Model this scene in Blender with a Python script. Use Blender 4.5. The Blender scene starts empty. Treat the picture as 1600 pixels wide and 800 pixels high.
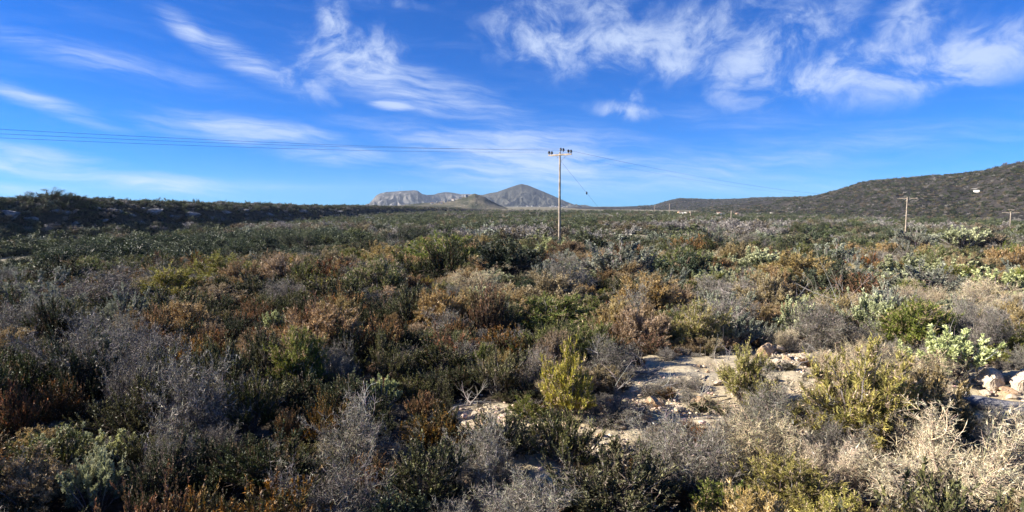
import bpy, math
import numpy as np
from mathutils import Vector

# ------------------------------------------------------------------ camera, sky, sun, exposure
SC = bpy.context.scene
COL = SC.collection
CAMZ = 3.3
FPX = 953.0                       # focal length in pixels of the 1600 px wide photograph
HORIZON = 322.0
PITCH = math.atan((400.0 - HORIZON) / FPX)

cam_data = bpy.data.cameras.new('camera')
cam_data.sensor_width = 36.0
cam_data.lens = 36.0 * FPX / 1600.0
cam_data.clip_start = 0.1
cam_data.clip_end = 40000.0
cam = bpy.data.objects.new('camera', cam_data)
COL.objects.link(cam)
cam.location = (0, 0, CAMZ)
cam.rotation_euler = (math.pi / 2 - PITCH, 0, 0)
SC.camera = cam

SUN_AZ = math.radians(-91.0)      # from +Y (the view direction), positive to the right
SUN_EL = math.radians(25.0)
SUN_STRENGTH = 5.0
SKY_STRENGTH = 0.05
EXPOSURE = 1.55
CLOUD = (5.0, 5.9, 7.5)
SKY_TINT = (0.10, 0.585, 1.14)     # clean sea air: deeper blue than the default atmosphere
SC.view_settings.view_transform = 'Standard'
SC.view_settings.look = 'None'
SC.view_settings.gamma = 1.0
SC.view_settings.use_curve_mapping = False
SC.view_settings.exposure = EXPOSURE
SC.cycles.max_bounces = 6
SC.cycles.diffuse_bounces = 2
SC.cycles.transmission_bounces = 3
SC.cycles.transparent_max_bounces = 4
SC.cycles.volume_bounces = 0

sun_data = bpy.data.lights.new('sun', 'SUN')
sun_data.energy = SUN_STRENGTH
sun_data.angle = math.radians(0.5)
sun_data.color = (1.0, 0.93, 0.83)
sun = bpy.data.objects.new('sun', sun_data)
COL.objects.link(sun)
sun_dir = Vector((math.sin(SUN_AZ) * math.cos(SUN_EL), math.cos(SUN_AZ) * math.cos(SUN_EL), math.sin(SUN_EL)))
sun.rotation_euler = (-sun_dir).to_track_quat('-Z', 'Y').to_euler()
sun.location = (-60, 10, 60)


def ray(px, py):
    """World direction of a photograph pixel."""
    x, y, z = (px - 800.0) / FPX, 1.0, -(py - 400.0) / FPX
    c, s = math.cos(PITCH), math.sin(PITCH)
    v = np.array([x, y * c + z * s, -y * s + z * c])
    return v / np.linalg.norm(v)


def azel(px, py):
    v = ray(px, py)
    return math.atan2(v[0], v[1]), math.asin(v[2])


class NT:
    """Small helper for node trees."""
    def __init__(self, tree):
        self.t = tree
        tree.nodes.clear()

    def n(self, typ, **kw):
        nd = self.t.nodes.new(typ)
        for k, v in kw.items():
            setattr(nd, k, v)
        return nd

    def put(self, sock, v):
        if hasattr(v, 'is_output'):
            self.t.links.new(v, sock)
        elif v is not None:
            sock.default_value = v

    def m(self, op, a, b=None, c=None, clamp=False):
        nd = self.n('ShaderNodeMath', operation=op, use_clamp=clamp)
        for i, v in enumerate((a, b, c)):
            if v is not None:
                self.put(nd.inputs[i], v)
        return nd.outputs[0]

    def mix(self, f, a, b, blend='MIX'):
        nd = self.n('ShaderNodeMix', data_type='RGBA', blend_type=blend)
        self.put(nd.inputs['Factor'], f)
        self.put(nd.inputs[6], a if hasattr(a, 'is_output') else (*a, 1.0)[:4])
        self.put(nd.inputs[7], b if hasattr(b, 'is_output') else (*b, 1.0)[:4])
        return nd.outputs[2]

    def ss(self, v, lo, hi, a=0.0, b=1.0):
        nd = self.n('ShaderNodeMapRange', interpolation_type='SMOOTHSTEP')
        for i, x in enumerate((v, lo, hi, a, b)):
            self.put(nd.inputs[i], x)
        return nd.outputs[0]

    def noise(self, vec, scale, detail=4.0, rough=0.55, dist=0.0, dim='3D'):
        nd = self.n('ShaderNodeTexNoise', noise_dimensions=dim)
        self.put(nd.inputs['Vector'], vec)
        nd.inputs['Scale'].default_value = scale
        nd.inputs['Detail'].default_value = detail
        nd.inputs['Roughness'].default_value = rough
        nd.inputs['Distortion'].default_value = dist
        return nd.outputs['Fac']

    def xyz(self, x, y, z):
        nd = self.n('ShaderNodeCombineXYZ')
        for i, v in enumerate((x, y, z)):
            self.put(nd.inputs[i], v)
        return nd.outputs[0]


world = bpy.data.worlds.new('World')
SC.world = world
world.use_nodes = True
world.cycles.sampling_method = 'MANUAL'
world.cycles.sample_map_resolution = 256
w = NT(world.node_tree)
out = w.n('ShaderNodeOutputWorld')
bg = w.n('ShaderNodeBackground')
bg.inputs['Strength'].default_value = SKY_STRENGTH
w.t.links.new(bg.outputs[0], out.inputs[0])
sky = w.n('ShaderNodeTexSky', sky_type='NISHITA')
sky.sun_disc = False
sky.sun_elevation = SUN_EL
sky.sun_rotation = SUN_AZ
sky.altitude = 0.0
sky.air_density = 0.75
sky.dust_density = 0.0
sky.ozone_density = 6.0
tc = w.n('ShaderNodeTexCoord')
sep = w.n('ShaderNodeSeparateXYZ')
w.t.links.new(tc.outputs['Generated'], sep.inputs[0])
dx, dy, dz = sep.outputs
AZ = w.m('ARCTAN2', dx, dy)
EL = w.m('ARCSINE', dz)
# each cloud: photograph centre, half sizes in pixels, tilt (degrees, positive = right end lower), weight
PUFFY = [
    (548, 100, 84, 48, 0, 1.08), (522, 48, 26, 40, 0, 1.12), (470, 128, 66, 30, 15, .8), (598, 84, 38, 40, 0, .9),
    (850, 62, 100, 50, 12, .95), (960, 76, 110, 44, 0, 1.0), (1090, 50, 120, 52, -20, .9), (1060, 104, 160, 26, 10, .9),
    (1205, 88, 100, 58, -25, 1.0), (1330, 104, 150, 38, -8, 1.0), (1470, 100, 140, 38, -8, 1.0), (1415, 52, 70, 44, -45, .9),
    (1300, 34, 60, 44, -40, .65), (975, 172, 52, 15, 5, .9), (990, 148, 26, 14, 30, .75), (600, 2, 80, 10, 5, .6),
    (900, 15, 160, 40, 0, .75), (740, 5, 120, 22, 0, .3), (1560, 90, 90, 40, 0, .5), (1180, 20, 140, 30, 0, .5), (1130, 80, 330, 34, 6, .62), (1400, 85, 220, 34, -4, .6),
]
STREAK = [
    (300, 52, 42, 16, 35, .9), (370, 88, 95, 20, 25, .8), (640, 138, 150, 34, 12, .85), (720, 160, 150, 16, 10, .6),
    (395, 205, 130, 20, 3, .9), (530, 242, 105, 16, 3, .75), (830, 248, 190, 50, 3, 1.0), (700, 215, 180, 26, 5, .65),
    (262, 288, 95, 14, 5, .95), (60, 262, 130, 14, 7, .9), (50, 238, 100, 10, 7, .75), (60, 158, 90, 12, 18, .8),
    (150, 92, 170, 18, 8, .65), (20, 296, 80, 9, 4, .7), (1000, 268, 300, 44, 3, .6), (1250, 240, 330, 34, -5, .5),
    (1160, 190, 170, 26, 10, .4), (615, 165, 34, 7, 3, 1.2), (230, 105, 60, 12, 15, .55), (430, 290, 160, 14, 2, .35),
]


def blob_sum(lst):
    acc = None
    for px, py, rx, ry, tilt, amp in lst:
        a0, e0 = azel(px, py)
        ct, st = math.cos(math.radians(-tilt)), math.sin(math.radians(-tilt))
        sx, sy = rx / FPX, ry / FPX
        da = w.m('SUBTRACT', AZ, a0)
        de = w.m('SUBTRACT', EL, e0)
        u = w.m('ADD', w.m('MULTIPLY', da, ct / sx), w.m('MULTIPLY', de, st / sx))
        v = w.m('ADD', w.m('MULTIPLY', da, -st / sy), w.m('MULTIPLY', de, ct / sy))
        q = w.m('ADD', w.m('MULTIPLY', u, u), w.m('MULTIPLY', v, v))
        g = w.m('MULTIPLY', w.m('POWER', 2.718, w.m('MULTIPLY', q, -0.75)), amp)
        acc = g if acc is None else w.m('MAXIMUM', acc, g)
    return acc


flat = w.xyz(AZ, w.m('MULTIPLY', EL, 1.25), 0.0)
warp = w.n('ShaderNodeTexNoise')
w.t.links.new(flat, warp.inputs['Vector'])
warp.inputs['Scale'].default_value = 7.0
warp.inputs['Detail'].default_value = 3.0
wv = w.n('ShaderNodeVectorMath', operation='MULTIPLY_ADD')
w.t.links.new(warp.outputs['Color'], wv.inputs[0])
wv.inputs[1].default_value = (0.09, 0.09, 0.0)
w.t.links.new(flat, wv.inputs[2])
pn = w.noise(wv.outputs[0], 12.0, 10.0, 0.64, 0.35)
pn2 = w.noise(wv.outputs[0], 34.0, 8.0, 0.68, 0.3)
pmask = blob_sum(PUFFY)
pn_all = w.m('ADD', w.m('MULTIPLY', w.ss(pn, 0.30, 0.70), 0.95), w.m('MULTIPLY_ADD', pn2, 0.75, -0.08))
pd = w.m('MULTIPLY', w.ss(w.m('MULTIPLY', pmask, pn_all), 0.18, 1.14), 0.90)
sw = w.n('ShaderNodeVectorMath', operation='MULTIPLY_ADD')
w.t.links.new(warp.outputs['Color'], sw.inputs[0])
sw.inputs[1].default_value = (0.10, 0.05, 0.0)
w.t.links.new(flat, sw.inputs[2])
ssp = w.n('ShaderNodeSeparateXYZ')
w.t.links.new(sw.outputs[0], ssp.inputs[0])
sv = w.xyz(w.m('MULTIPLY', ssp.outputs[0], 5.0), w.m('ADD', w.m('MULTIPLY', ssp.outputs[1], 34.0), w.m('MULTIPLY', ssp.outputs[0], 3.5)), 0.0)
sn = w.noise(sv, 1.4, 10.0, 0.66)
smask = blob_sum(STREAK)
sd = w.ss(w.m('MULTIPLY', smask, w.m('MULTIPLY_ADD', sn, 2.6, -0.45)), 0.12, 1.15)
# the same kinds of cloud carry on outside the frame
veil = w.m('MULTIPLY', w.ss(sn, 0.45, 0.85), 0.10)
away = w.ss(w.m('ABSOLUTE', AZ), 0.72, 1.1)
pd_out = w.m('MULTIPLY', w.ss(pn, 0.52, 0.75), w.m('MULTIPLY', away, 0.55))
dens = w.m('MAXIMUM', w.m('MAXIMUM', pd, w.m('MULTIPLY', sd, 0.9)), w.m('MAXIMUM', veil, pd_out))
dens = w.m('MULTIPLY', dens, w.ss(EL, -0.01, 0.03), None, True)
blue = w.mix(1.0, sky.outputs[0], SKY_TINT, 'MULTIPLY')
cl = w.mix(w.m('MULTIPLY', dens, 0.82), blue, CLOUD)
w.t.links.new(cl, bg.inputs['Color'])

# ------------------------------------------------------------------ helpers
RNG = np.random.default_rng(7)


def vnoise(x, y, seed=0):
    x = np.asarray(x, float); y = np.asarray(y, float)
    xi = np.floor(x).astype(np.int64); yi = np.floor(y).astype(np.int64)
    fx = x - xi; fy = y - yi
    fx = fx * fx * (3 - 2 * fx); fy = fy * fy * (3 - 2 * fy)

    def h(a, b):
        v = (a * 374761393 + b * 668265263 + seed * 974634541) & 0xFFFFFFFF
        v = ((v ^ (v >> 13)) * 1274126177) & 0xFFFFFFFF
        return ((v ^ (v >> 16)) & 0xFFFF) / 65535.0
    return (h(xi, yi) * (1 - fx) + h(xi + 1, yi) * fx) * (1 - fy) + (h(xi, yi + 1) * (1 - fx) + h(xi + 1, yi + 1) * fx) * fy


def fbm(x, y, seed=0, octv=4, gain=0.5):
    s, a, t = 0.0, 1.0, 0.0
    for i in range(octv):
        s = s + a * (vnoise(x * 2 ** i, y * 2 ** i, seed + i * 17) - 0.5)
        t += a
        a *= gain
    return s / t * 2


def sstep(a, b, x):
    t = np.clip((np.asarray(x, float) - a) / (b - a), 0, 1)
    return t * t * (3 - 2 * t)


GD = [0, 12, 30, 45, 63, 90, 130, 200, 320, 600, 1200, 2500, 6000, 30000]
GZ = [0, 0, -.45, -1.05, -2.2, -3.9, -4.9, -5.5, -5.9, -6.0, -5.0, -1.6, -.5, -.5]


def G(x, y, rough=True):
    x = np.asarray(x, float); y = np.asarray(y, float)
    d = np.hypot(x, y)
    z = np.interp(d, GD, GZ)
    az = np.arctan2(x, np.maximum(y, 1e-6))
    az = np.where(y <= 0, np.sign(x) * 1.6, az)
    z = z - 2.3 * sstep(-0.08, -0.55, az) * sstep(20, 85, d)           # valley under the left ridge
    z = z - 2.6 * sstep(120, 300, x) * sstep(120, 300, d)              # plain drops to the right
    z = z + 0.35 * sstep(0.35, 0.75, az) * sstep(10, 26, d) * (1 - sstep(55, 90, d))
    if rough:
        z = z + 0.22 * fbm(x / 4.0, y / 4.0, 3, 3) * sstep(3, 8, d) + 0.9 * fbm(x / 45.0, y / 45.0, 5, 3) * sstep(70, 200, d)
    return z


def at(px, py, dz=0.0):
    """Ground point seen at a photograph pixel (a point dz above the ground)."""
    v = ray(px, py)
    lo, hi = 1.0, 3000.0
    t = lo
    step = 0.25
    while t < hi:
        p = v * t
        if p[2] + CAMZ < float(G(p[0], p[1])) + dz:
            break
        t += step
        step = max(0.25, t * 0.01)
    p = v * t
    return float(p[0]), float(p[1])


def mesh_from(name, V, F, col=None, mats=(), mat_idx=None, smooth=False):
    """V (n,3), F (m,3 or 4) arrays."""
    me = bpy.data.meshes.new(name)
    V = np.ascontiguousarray(V, np.float32); F = np.ascontiguousarray(F, np.int32)
    k = F.shape[1]
    me.vertices.add(len(V)); me.vertices.foreach_set('co', V.ravel())
    me.loops.add(F.size); me.loops.foreach_set('vertex_index', F.ravel())
    me.polygons.add(len(F))
    me.polygons.foreach_set('loop_start', np.arange(0, F.size, k, dtype=np.int32))
    me.polygons.foreach_set('loop_total', np.full(len(F), k, np.int32))
    me.polygons.foreach_set('use_smooth', np.full(len(F), smooth, bool))
    if mat_idx is not None:
        me.polygons.foreach_set('material_index', np.ascontiguousarray(mat_idx, np.int32))
    for m in mats:
        me.materials.append(m)
    if col is not None:
        a = me.color_attributes.new('tone', 'FLOAT_COLOR', 'POINT')
        c = np.ones((len(V), 4), np.float32); c[:, :3] = col
        a.data.foreach_set('color', c.ravel())
    me.update(calc_edges=True)
    me.validate()
    return me


def link(name, data, parent=None, loc=None, rotz=0.0, scale=None):
    o = bpy.data.objects.new(name, data)
    COL.objects.link(o)
    if parent is not None:
        o.parent = parent
    if loc is not None:
        o.location = loc
    if rotz:
        o.rotation_euler = (0, 0, rotz)
    if scale is not None:
        o.scale = scale
    return o


def tag(o, label=None, cat=None, group=None, kind=None):
    if label: o['label'] = label
    if cat: o['category'] = cat
    if group: o['group'] = group
    if kind: o['kind'] = kind
    return o


def unit(v):
    return v / np.maximum(np.linalg.norm(v, axis=-1, keepdims=True), 1e-9)


def perp(D, rng):
    r = unit(rng.normal(size=D.shape))
    return unit(np.cross(D, r))


class MB:
    """Collects triangles with a colour per vertex and a material slot per face."""
    def __init__(self):
        self.V, self.F, self.C, self.M, self.n = [], [], [], [], 0

    def add(self, V, F, C, mi=0):
        V = np.asarray(V, float).reshape(-1, 3); F = np.asarray(F, int)
        if F.shape[1] == 4:
            F = np.concatenate([F[:, [0, 1, 2]], F[:, [0, 2, 3]]])
        C = np.broadcast_to(np.asarray(C, float), V.shape)
        self.V.append(V); self.F.append(F + self.n); self.C.append(C); self.M.append(np.full(len(F), mi))
        self.n += len(V)

    def tubes(self, P, r0, r1, C, sides=3, mi=0):
        """P (n,k,3) polylines; radii taper r0 -> r1 (scalars or (n,))."""
        n, k, _ = P.shape
        T = np.empty_like(P)
        T[:, 1:-1] = P[:, 2:] - P[:, :-2] if k > 2 else T[:, 1:-1]
        T[:, 0] = P[:, 1] - P[:, 0]; T[:, -1] = P[:, -1] - P[:, -2]
        T = unit(T)
        ref = np.where(np.abs(T[..., 2:3]) > 0.9, np.array([1., 0, 0]), np.array([0, 0, 1.]))
        A = unit(np.cross(T, ref)); B = np.cross(T, A)
        f = np.linspace(0, 1, k)[None, :]
        R = np.broadcast_to(np.asarray(r0).reshape(-1, 1) * (1 - f) + np.asarray(r1).reshape(-1, 1) * f, (n, k))
        ang = np.arange(sides) / sides * 2 * np.pi
        ring = A[:, :, None, :] * np.cos(ang)[None, None, :, None] + B[:, :, None, :] * np.sin(ang)[None, None, :, None]
        V = P[:, :, None, :] + ring * R[:, :, None, None]
        idx = np.arange(n * k * sides).reshape(n, k, sides)
        a = idx[:, :-1, :]; b = np.roll(a, -1, 2); c = idx[:, 1:, :]; d = np.roll(c, -1, 2)
        F = np.stack([a, b, d, c], -1).reshape(-1, 4)
        C = np.asarray(C, float)
        if C.ndim == 2:
            C = np.repeat(C, k * sides, 0)
        self.add(V.reshape(-1, 3), F, C, mi)

    def spikes(self, P0, P1, r, C, rng, mi=0):
        """Three-sided thin cones."""
        D = unit(P1 - P0)
        A = perp(D, rng); B = np.cross(D, A)
        r = np.asarray(r).reshape(-1, 1) if np.ndim(r) else r
        V = np.stack([P0 + A * r, P0 + (-0.5 * A + 0.87 * B) * r, P0 + (-0.5 * A - 0.87 * B) * r, P1], 1)
        n = len(P0)
        i = np.arange(n)[:, None] * 4
        F = np.concatenate([i + [0, 1, 3], i + [1, 2, 3], i + [2, 0, 3]])
        C = np.asarray(C, float)
        if C.ndim == 2: C = np.repeat(C, 4, 0)
        self.add(V.reshape(-1, 3), F, C, mi)

    def needles(self, P, D, l, wd, C, rng, mi=0):
        W = perp(D, rng)
        l = np.asarray(l).reshape(-1, 1) if np.ndim(l) else l
        V = np.stack([P - W * wd / 2, P + W * wd / 2, P + D * l], 1)
        n = len(P)
        F = np.arange(n * 3).reshape(n, 3)
        C = np.asarray(C, float)
        if C.ndim == 2: C = np.repeat(C, 3, 0)
        self.add(V.reshape(-1, 3), F, C, mi)

    def leaves(self, P, D, l, wd, C, rng, mi=0, up=0.5):
        up_v = np.array([0, 0, 1.0])
        W = unit(np.cross(D, up_v) + 0.6 * rng.normal(size=D.shape))
        N = unit(np.cross(W, D))
        l = np.asarray(l).reshape(-1, 1) if np.ndim(l) else l
        mid = P + D * l * 0.5
        V = np.stack([P, mid + W * wd / 2 + N * wd * 0.18, P + D * l, mid - W * wd / 2 + N * wd * 0.18], 1)
        n = len(P)
        i = np.arange(n)[:, None] * 4
        F = np.concatenate([i + [0, 1, 2], i + [0, 2, 3]])
        C = np.asarray(C, float)
        if C.ndim == 2: C = np.repeat(C, 4, 0)
        self.add(V.reshape(-1, 3), F, C, mi)

    def box(self, c, s, C=(1, 1, 1), mi=0, rot=None):
        c = np.asarray(c, float); s = np.asarray(s, float) / 2
        V = np.array([[x, y, z] for x in (-1, 1) for y in (-1, 1) for z in (-1, 1)]) * s
        if rot is not None: V = V @ np.asarray(rot).T
        F = [[0, 1, 3, 2], [4, 6, 7, 5], [0, 4, 5, 1], [2, 3, 7, 6], [0, 2, 6, 4], [1, 5, 7, 3]]
        self.add(V + c, F, C, mi)

    def data(self):
        return np.concatenate(self.V), np.concatenate(self.F), np.concatenate(self.C), np.concatenate(self.M)

    def mesh(self, name, mats, smooth=False):
        V, F, C, M = self.data()
        return mesh_from(name, V, F, C, mats, M, smooth)


def lathe(prof, sides=12):
    """prof: list of (r,z) -> V,F quads."""
    prof = np.asarray(prof, float); k = len(prof)
    a = np.arange(sides) / sides * 2 * np.pi
    V = np.stack([prof[:, None, 0] * np.cos(a), prof[:, None, 0] * np.sin(a), np.broadcast_to(prof[:, None, 1], (k, sides))], -1).reshape(-1, 3)
    i = np.arange(k * sides).reshape(k, sides)
    A = i[:-1]; B = np.roll(A, -1, 1); Cc = i[1:]; D = np.roll(Cc, -1, 1)
    return V, np.stack([A, B, D, Cc], -1).reshape(-1, 4)


# ------------------------------------------------------------------ materials
def material(name):
    m = bpy.data.materials.new(name)
    m.use_nodes = True
    t = NT(m.node_tree)
    o = t.n('ShaderNodeOutputMaterial')
    b = t.n('ShaderNodeBsdfPrincipled')
    t.t.links.new(b.outputs[0], o.inputs[0])
    return m, t, b, o


def leaf_material(name, rough=0.55, trans=0.22, spec=0.3, hue=0.015, val=0.28, gain=1.0):
    """Colour of each leaf comes from the leaf itself, with a little change from plant to plant."""
    m, t, b, o = material(name)
    a = t.n('ShaderNodeVertexColor', layer_name='tone')
    oi = t.n('ShaderNodeObjectInfo')
    h = t.n('ShaderNodeHueSaturation')
    t.put(h.inputs['Hue'], t.m('MULTIPLY_ADD', oi.outputs['Random'], 2 * hue, 0.5 - hue))
    r2 = t.m('FRACT', t.m('MULTIPLY', oi.outputs['Random'], 17.31))
    t.put(h.inputs['Value'], t.m('MULTIPLY_ADD', r2, 2 * val * gain, (1.0 - val) * gain))
    r3 = t.m('FRACT', t.m('MULTIPLY', oi.outputs['Random'], 41.7))
    t.put(h.inputs['Saturation'], t.m('MULTIPLY_ADD', r3, 0.3, 0.82))
    t.t.links.new(a.outputs['Color'], h.inputs['Color'])
    t.t.links.new(h.outputs[0], b.inputs['Base Color'])
    b.inputs['Roughness'].default_value = rough
    b.inputs['Specular IOR Level'].default_value = spec
    if trans > 0:
        tr = t.n('ShaderNodeBsdfTranslucent')
        t.t.links.new(h.outputs[0], tr.inputs['Color'])
        mx = t.n('ShaderNodeMixShader')
        mx.inputs[0].default_value = trans
        t.t.links.new(b.outputs[0], mx.inputs[1]); t.t.links.new(tr.outputs[0], mx.inputs[2])
        t.t.links.new(mx.outputs[0], o.inputs[0])
    return m


def flat_material(name, col, rough=0.8, spec=0.25, noise=0.25, scale=8.0, metal=0.0, col2=None):
    m, t, b, o = material(name)
    g = t.n('ShaderNodeTexCoord')
    nz = t.noise(g.outputs['Object'], scale, 5.0, 0.6)
    c2 = col2 or tuple(c * (1 - noise * 1.6) for c in col)
    c = t.mix(t.ss(nz, 0.3, 0.7), c2, tuple(min(1, x * (1 + noise * 0.5)) for x in col))
    t.t.links.new(c, b.inputs['Base Color'])
    b.inputs['Roughness'].default_value = rough
    b.inputs['Specular IOR Level'].default_value = spec
    b.inputs['Metallic'].default_value = metal
    return m


M_LEAF = leaf_material('leaf', trans=0.16, gain=1.3)
M_LEAF_SUN = leaf_material('sunlit_leaf', 0.6, 0.18, 0.25, gain=1.55)  # brighter leaf copy: sunlit look of centre and right kinds put into colour
M_LEAF_GLOSS = leaf_material('glossy_leaf', 0.48, 0.16, 0.35, gain=1.15)
M_WOOD = leaf_material('twig_wood', 0.85, 0.0, 0.15, 0.01, 0.18)
M_POLE = flat_material('weathered_pole', (0.36, 0.295, 0.225), 0.85, 0.2, 0.32, 2.2)
M_STEEL = flat_material('galvanised_steel', (0.42, 0.42, 0.40), 0.5, 0.5, 0.15, 20.0, 0.3)
M_INSUL = flat_material('dark_insulator', (0.012, 0.010, 0.014), 0.25, 0.5, 0.1, 20.0)
M_WIRE = flat_material('dark_wire', (0.035, 0.035, 0.04), 0.6, 0.3, 0.1, 5.0)
M_WHITE = flat_material('white_render', (0.58, 0.54, 0.48), 0.85, 0.2, 0.12, 1.0)
M_OCHRE = flat_material('ochre_render', (0.62, 0.42, 0.26), 0.85, 0.2, 0.1, 1.0)
M_ROOF = flat_material('roof_tile', (0.30, 0.20, 0.15), 0.85, 0.2, 0.2, 2.0)
M_CONC = flat_material('concrete', (0.42, 0.40, 0.37), 0.9, 0.2, 0.15, 2.0)
M_DARK = flat_material('dark_opening', (0.03, 0.03, 0.035), 0.4, 0.5, 0.1, 2.0)


def stone_material(name, c1, c2, scale=6.0):
    m, t, b, o = material(name)
    g = t.n('ShaderNodeTexCoord')
    oi = t.n('ShaderNodeObjectInfo')
    nz = t.noise(g.outputs['Object'], scale, 8.0, 0.65, 0.6)
    nz2 = t.noise(g.outputs['Object'], scale * 5, 6.0, 0.7)
    c = t.mix(t.ss(nz, 0.32, 0.68), c1, c2)
    c = t.mix(t.m('MULTIPLY', t.ss(nz2, 0.55, 0.8), 0.55), c, tuple(x * 0.45 for x in c1))
    t.t.links.new(c, b.inputs['Base Color'])
    b.inputs['Roughness'].default_value = 0.9
    b.inputs['Specular IOR Level'].default_value = 0.2
    bp = t.n('ShaderNodeBump')
    bp.inputs['Strength'].default_value = 0.6
    bp.inputs['Distance'].default_value = 0.03
    t.t.links.new(nz2, bp.inputs['Height'])
    t.t.links.new(bp.outputs[0], b.inputs['Normal'])
    return m


M_STONE = stone_material('pale_limestone', (0.40, 0.31, 0.21), (0.54, 0.46, 0.36))
M_STONE_OR = stone_material('orange_limestone', (0.44, 0.27, 0.14), (0.52, 0.40, 0.27))
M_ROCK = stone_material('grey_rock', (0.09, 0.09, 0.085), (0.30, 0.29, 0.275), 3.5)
M_LOG = stone_material('weathered_log', (0.13, 0.125, 0.125), (0.24, 0.23, 0.235), 4.0)

# ------------------------------------------------------------------ ground
# bare stony clearings: photograph centre, half sizes in metres (across, away), strength
CLEAR = [(1120, 592, 2.4, 1.8, 1.0), (1235, 560, 1.5, 1.0, 1.0), (1490, 600, 2.6, 1.0, 1.0), (1580, 640, 1.8, 1.6, 1.0),
         (785, 655, 0.9, 0.55, 0.9), (700, 650, 0.9, 0.4, 0.55), (845, 752, 0.6, 0.6, 0.9), (935, 690, 0.8, 0.6, .9), (1030, 655, 1.2, 0.7, .95), (1000, 640, 1.1, 0.7, .9), (760, 790, 0.5, 0.4, .6),
         (1230, 640, 1.0, 1.0, .9)]
CLEARW = [(*at(px, py), a, b, s) for px, py, a, b, s in CLEAR]


def sandiness(x, y):
    v = np.zeros_like(np.asarray(x, float))
    for cx, cy, a, b, s in CLEARW:
        q = ((x - cx) / a) ** 2 + ((y - cy) / b) ** 2
        v = np.maximum(v, s * np.exp(-q * 0.9))
    return v


az_f = np.radians(np.concatenate([np.linspace(-60, 60, 721), np.linspace(60, 300, 97)[1:-1]]))
rad = np.concatenate([[0.05], np.geomspace(1.5, 40, 190), np.geomspace(40, 700, 110)[1:], np.geomspace(700, 7400, 40)[1:]])
AA, RR = np.meshgrid(az_f, rad, indexing='ij')
gx, gy = RR * np.sin(AA), RR * np.cos(AA)
gz = G(gx, gy)
near = (1 - sstep(22, 40, RR))
gz = gz + near * (0.05 * fbm(gx / 0.7, gy / 0.7, 21, 3) + 0.03 * sandiness(gx, gy) * fbm(gx / 0.16, gy / 0.16, 31, 2))
na, nr = AA.shape
gi = np.arange(na * nr).reshape(na, nr)
a = gi[:, :-1]; b = np.roll(a, -1, 0); d = gi[:, 1:]; c = np.roll(d, -1, 0)
gF = np.stack([a, d, c, b], -1).reshape(-1, 4)
sand = sandiness(gx, gy)
# pale bare strips and tracks seen on the plain: (photograph centre, half width px, half height px)
FARP = [(1030, 327, 45, 1.6), (1110, 327, 50, 2.2), (1140, 330, 40, 1.8), (1180, 332, 30, 1.2), (960, 337, 130, 1.1), (1385, 342, 22, 1.0), (1350, 342, 14, 1.0), (1575, 350, 16, 1.6),
        (1285, 346, 10, 1.2), (1520, 341, 20, 1.0), (700, 343, 40, .8), (1450, 350, 30, .8), (850, 342, 30, 1.0), (536, 370, 14, 5), (612, 358, 10, 1.2)]
hd = np.maximum(np.hypot(gx, gy), 1e-3)
ppx = 800 + FPX * gx / np.maximum(gy, 1e-3)
ppy = HORIZON + FPX * (CAMZ - G(gx, gy, False)) / np.maximum(gy, 1e-3)
bare = np.zeros_like(gx)
for px, py, rx, ry in FARP:
    bare = np.maximum(bare, np.exp(-(((ppx - px) / rx) ** 2 + ((ppy - py) / ry) ** 2)) * (gy > 40))
gC = np.zeros((na * nr, 3)); gC[:, 0] = sand.ravel(); gC[:, 1] = bare.ravel()
mg, t, b_, o_ = material('scrub_soil')
g = t.n('ShaderNodeNewGeometry')
att = t.n('ShaderNodeVertexColor', layer_name='tone')
sp = t.n('ShaderNodeSeparateColor'); t.t.links.new(att.outputs[0], sp.inputs[0])
n_s = t.noise(g.outputs['Position'], 9.0, 8.0, 0.65)
n_m = t.noise(g.outputs['Position'], 1.6, 6.0, 0.6)
n_l = t.noise(g.outputs['Position'], 0.06, 8.0, 0.65)
n_x = t.noise(g.outputs['Position'], 0.012, 6.0, 0.6)
litter = t.mix(t.ss(n_s, 0.35, 0.7), (0.035, 0.028, 0.020), (0.13, 0.10, 0.075))
sandc = t.mix(t.ss(n_m, 0.3, 0.7), (0.40, 0.32, 0.195), (0.54, 0.46, 0.315))
sandc = t.mix(t.m('MULTIPLY', t.ss(n_s, 0.5, 0.72), 0.55), sandc, (0.24, 0.17, 0.11))
sm = t.ss(t.m('ADD', sp.outputs[0], t.m('MULTIPLY', t.m('SUBTRACT', n_m, 0.5), 0.9)), 0.22, 0.5)
nearc = t.mix(sm, litter, sandc)
farc = t.mix(t.ss(n_l, 0.36, 0.66), (0.10, 0.092, 0.052), (0.265, 0.228, 0.160))
farc = t.mix(t.m('MULTIPLY', t.ss(n_x, 0.45, 0.7), 0.5), farc, (0.15, 0.14, 0.075))
farc = t.mix(t.ss(t.m('ADD', sp.outputs[1], t.m('MULTIPLY', t.m('SUBTRACT', n_l, 0.5), 2.4)), 0.35, 0.7), farc, (0.44, 0.37, 0.27))
cd = t.n('ShaderNodeVectorMath', operation='LENGTH'); t.t.links.new(g.outputs['Position'], cd.inputs[0])
gc = t.mix(t.ss(cd.outputs['Value'], 35.0, 80.0), nearc, farc)
t.t.links.new(gc, b_.inputs['Base Color'])
b_.inputs['Roughness'].default_value = 0.95
b_.inputs['Specular IOR Level'].default_value = 0.1
bp = t.n('ShaderNodeBump'); bp.inputs['Strength'].default_value = 0.7; bp.inputs['Distance'].default_value = 0.05
t.t.links.new(n_s, bp.inputs['Height']); t.t.links.new(bp.outputs[0], b_.inputs['Normal'])
ground = link('ground', mesh_from('ground', np.stack([gx, gy, gz], -1).reshape(-1, 3), gF, gC, [mg], None, True))
tag(ground, 'dry soil and scrub plain reaching to the hills', kind='structure')


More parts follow.
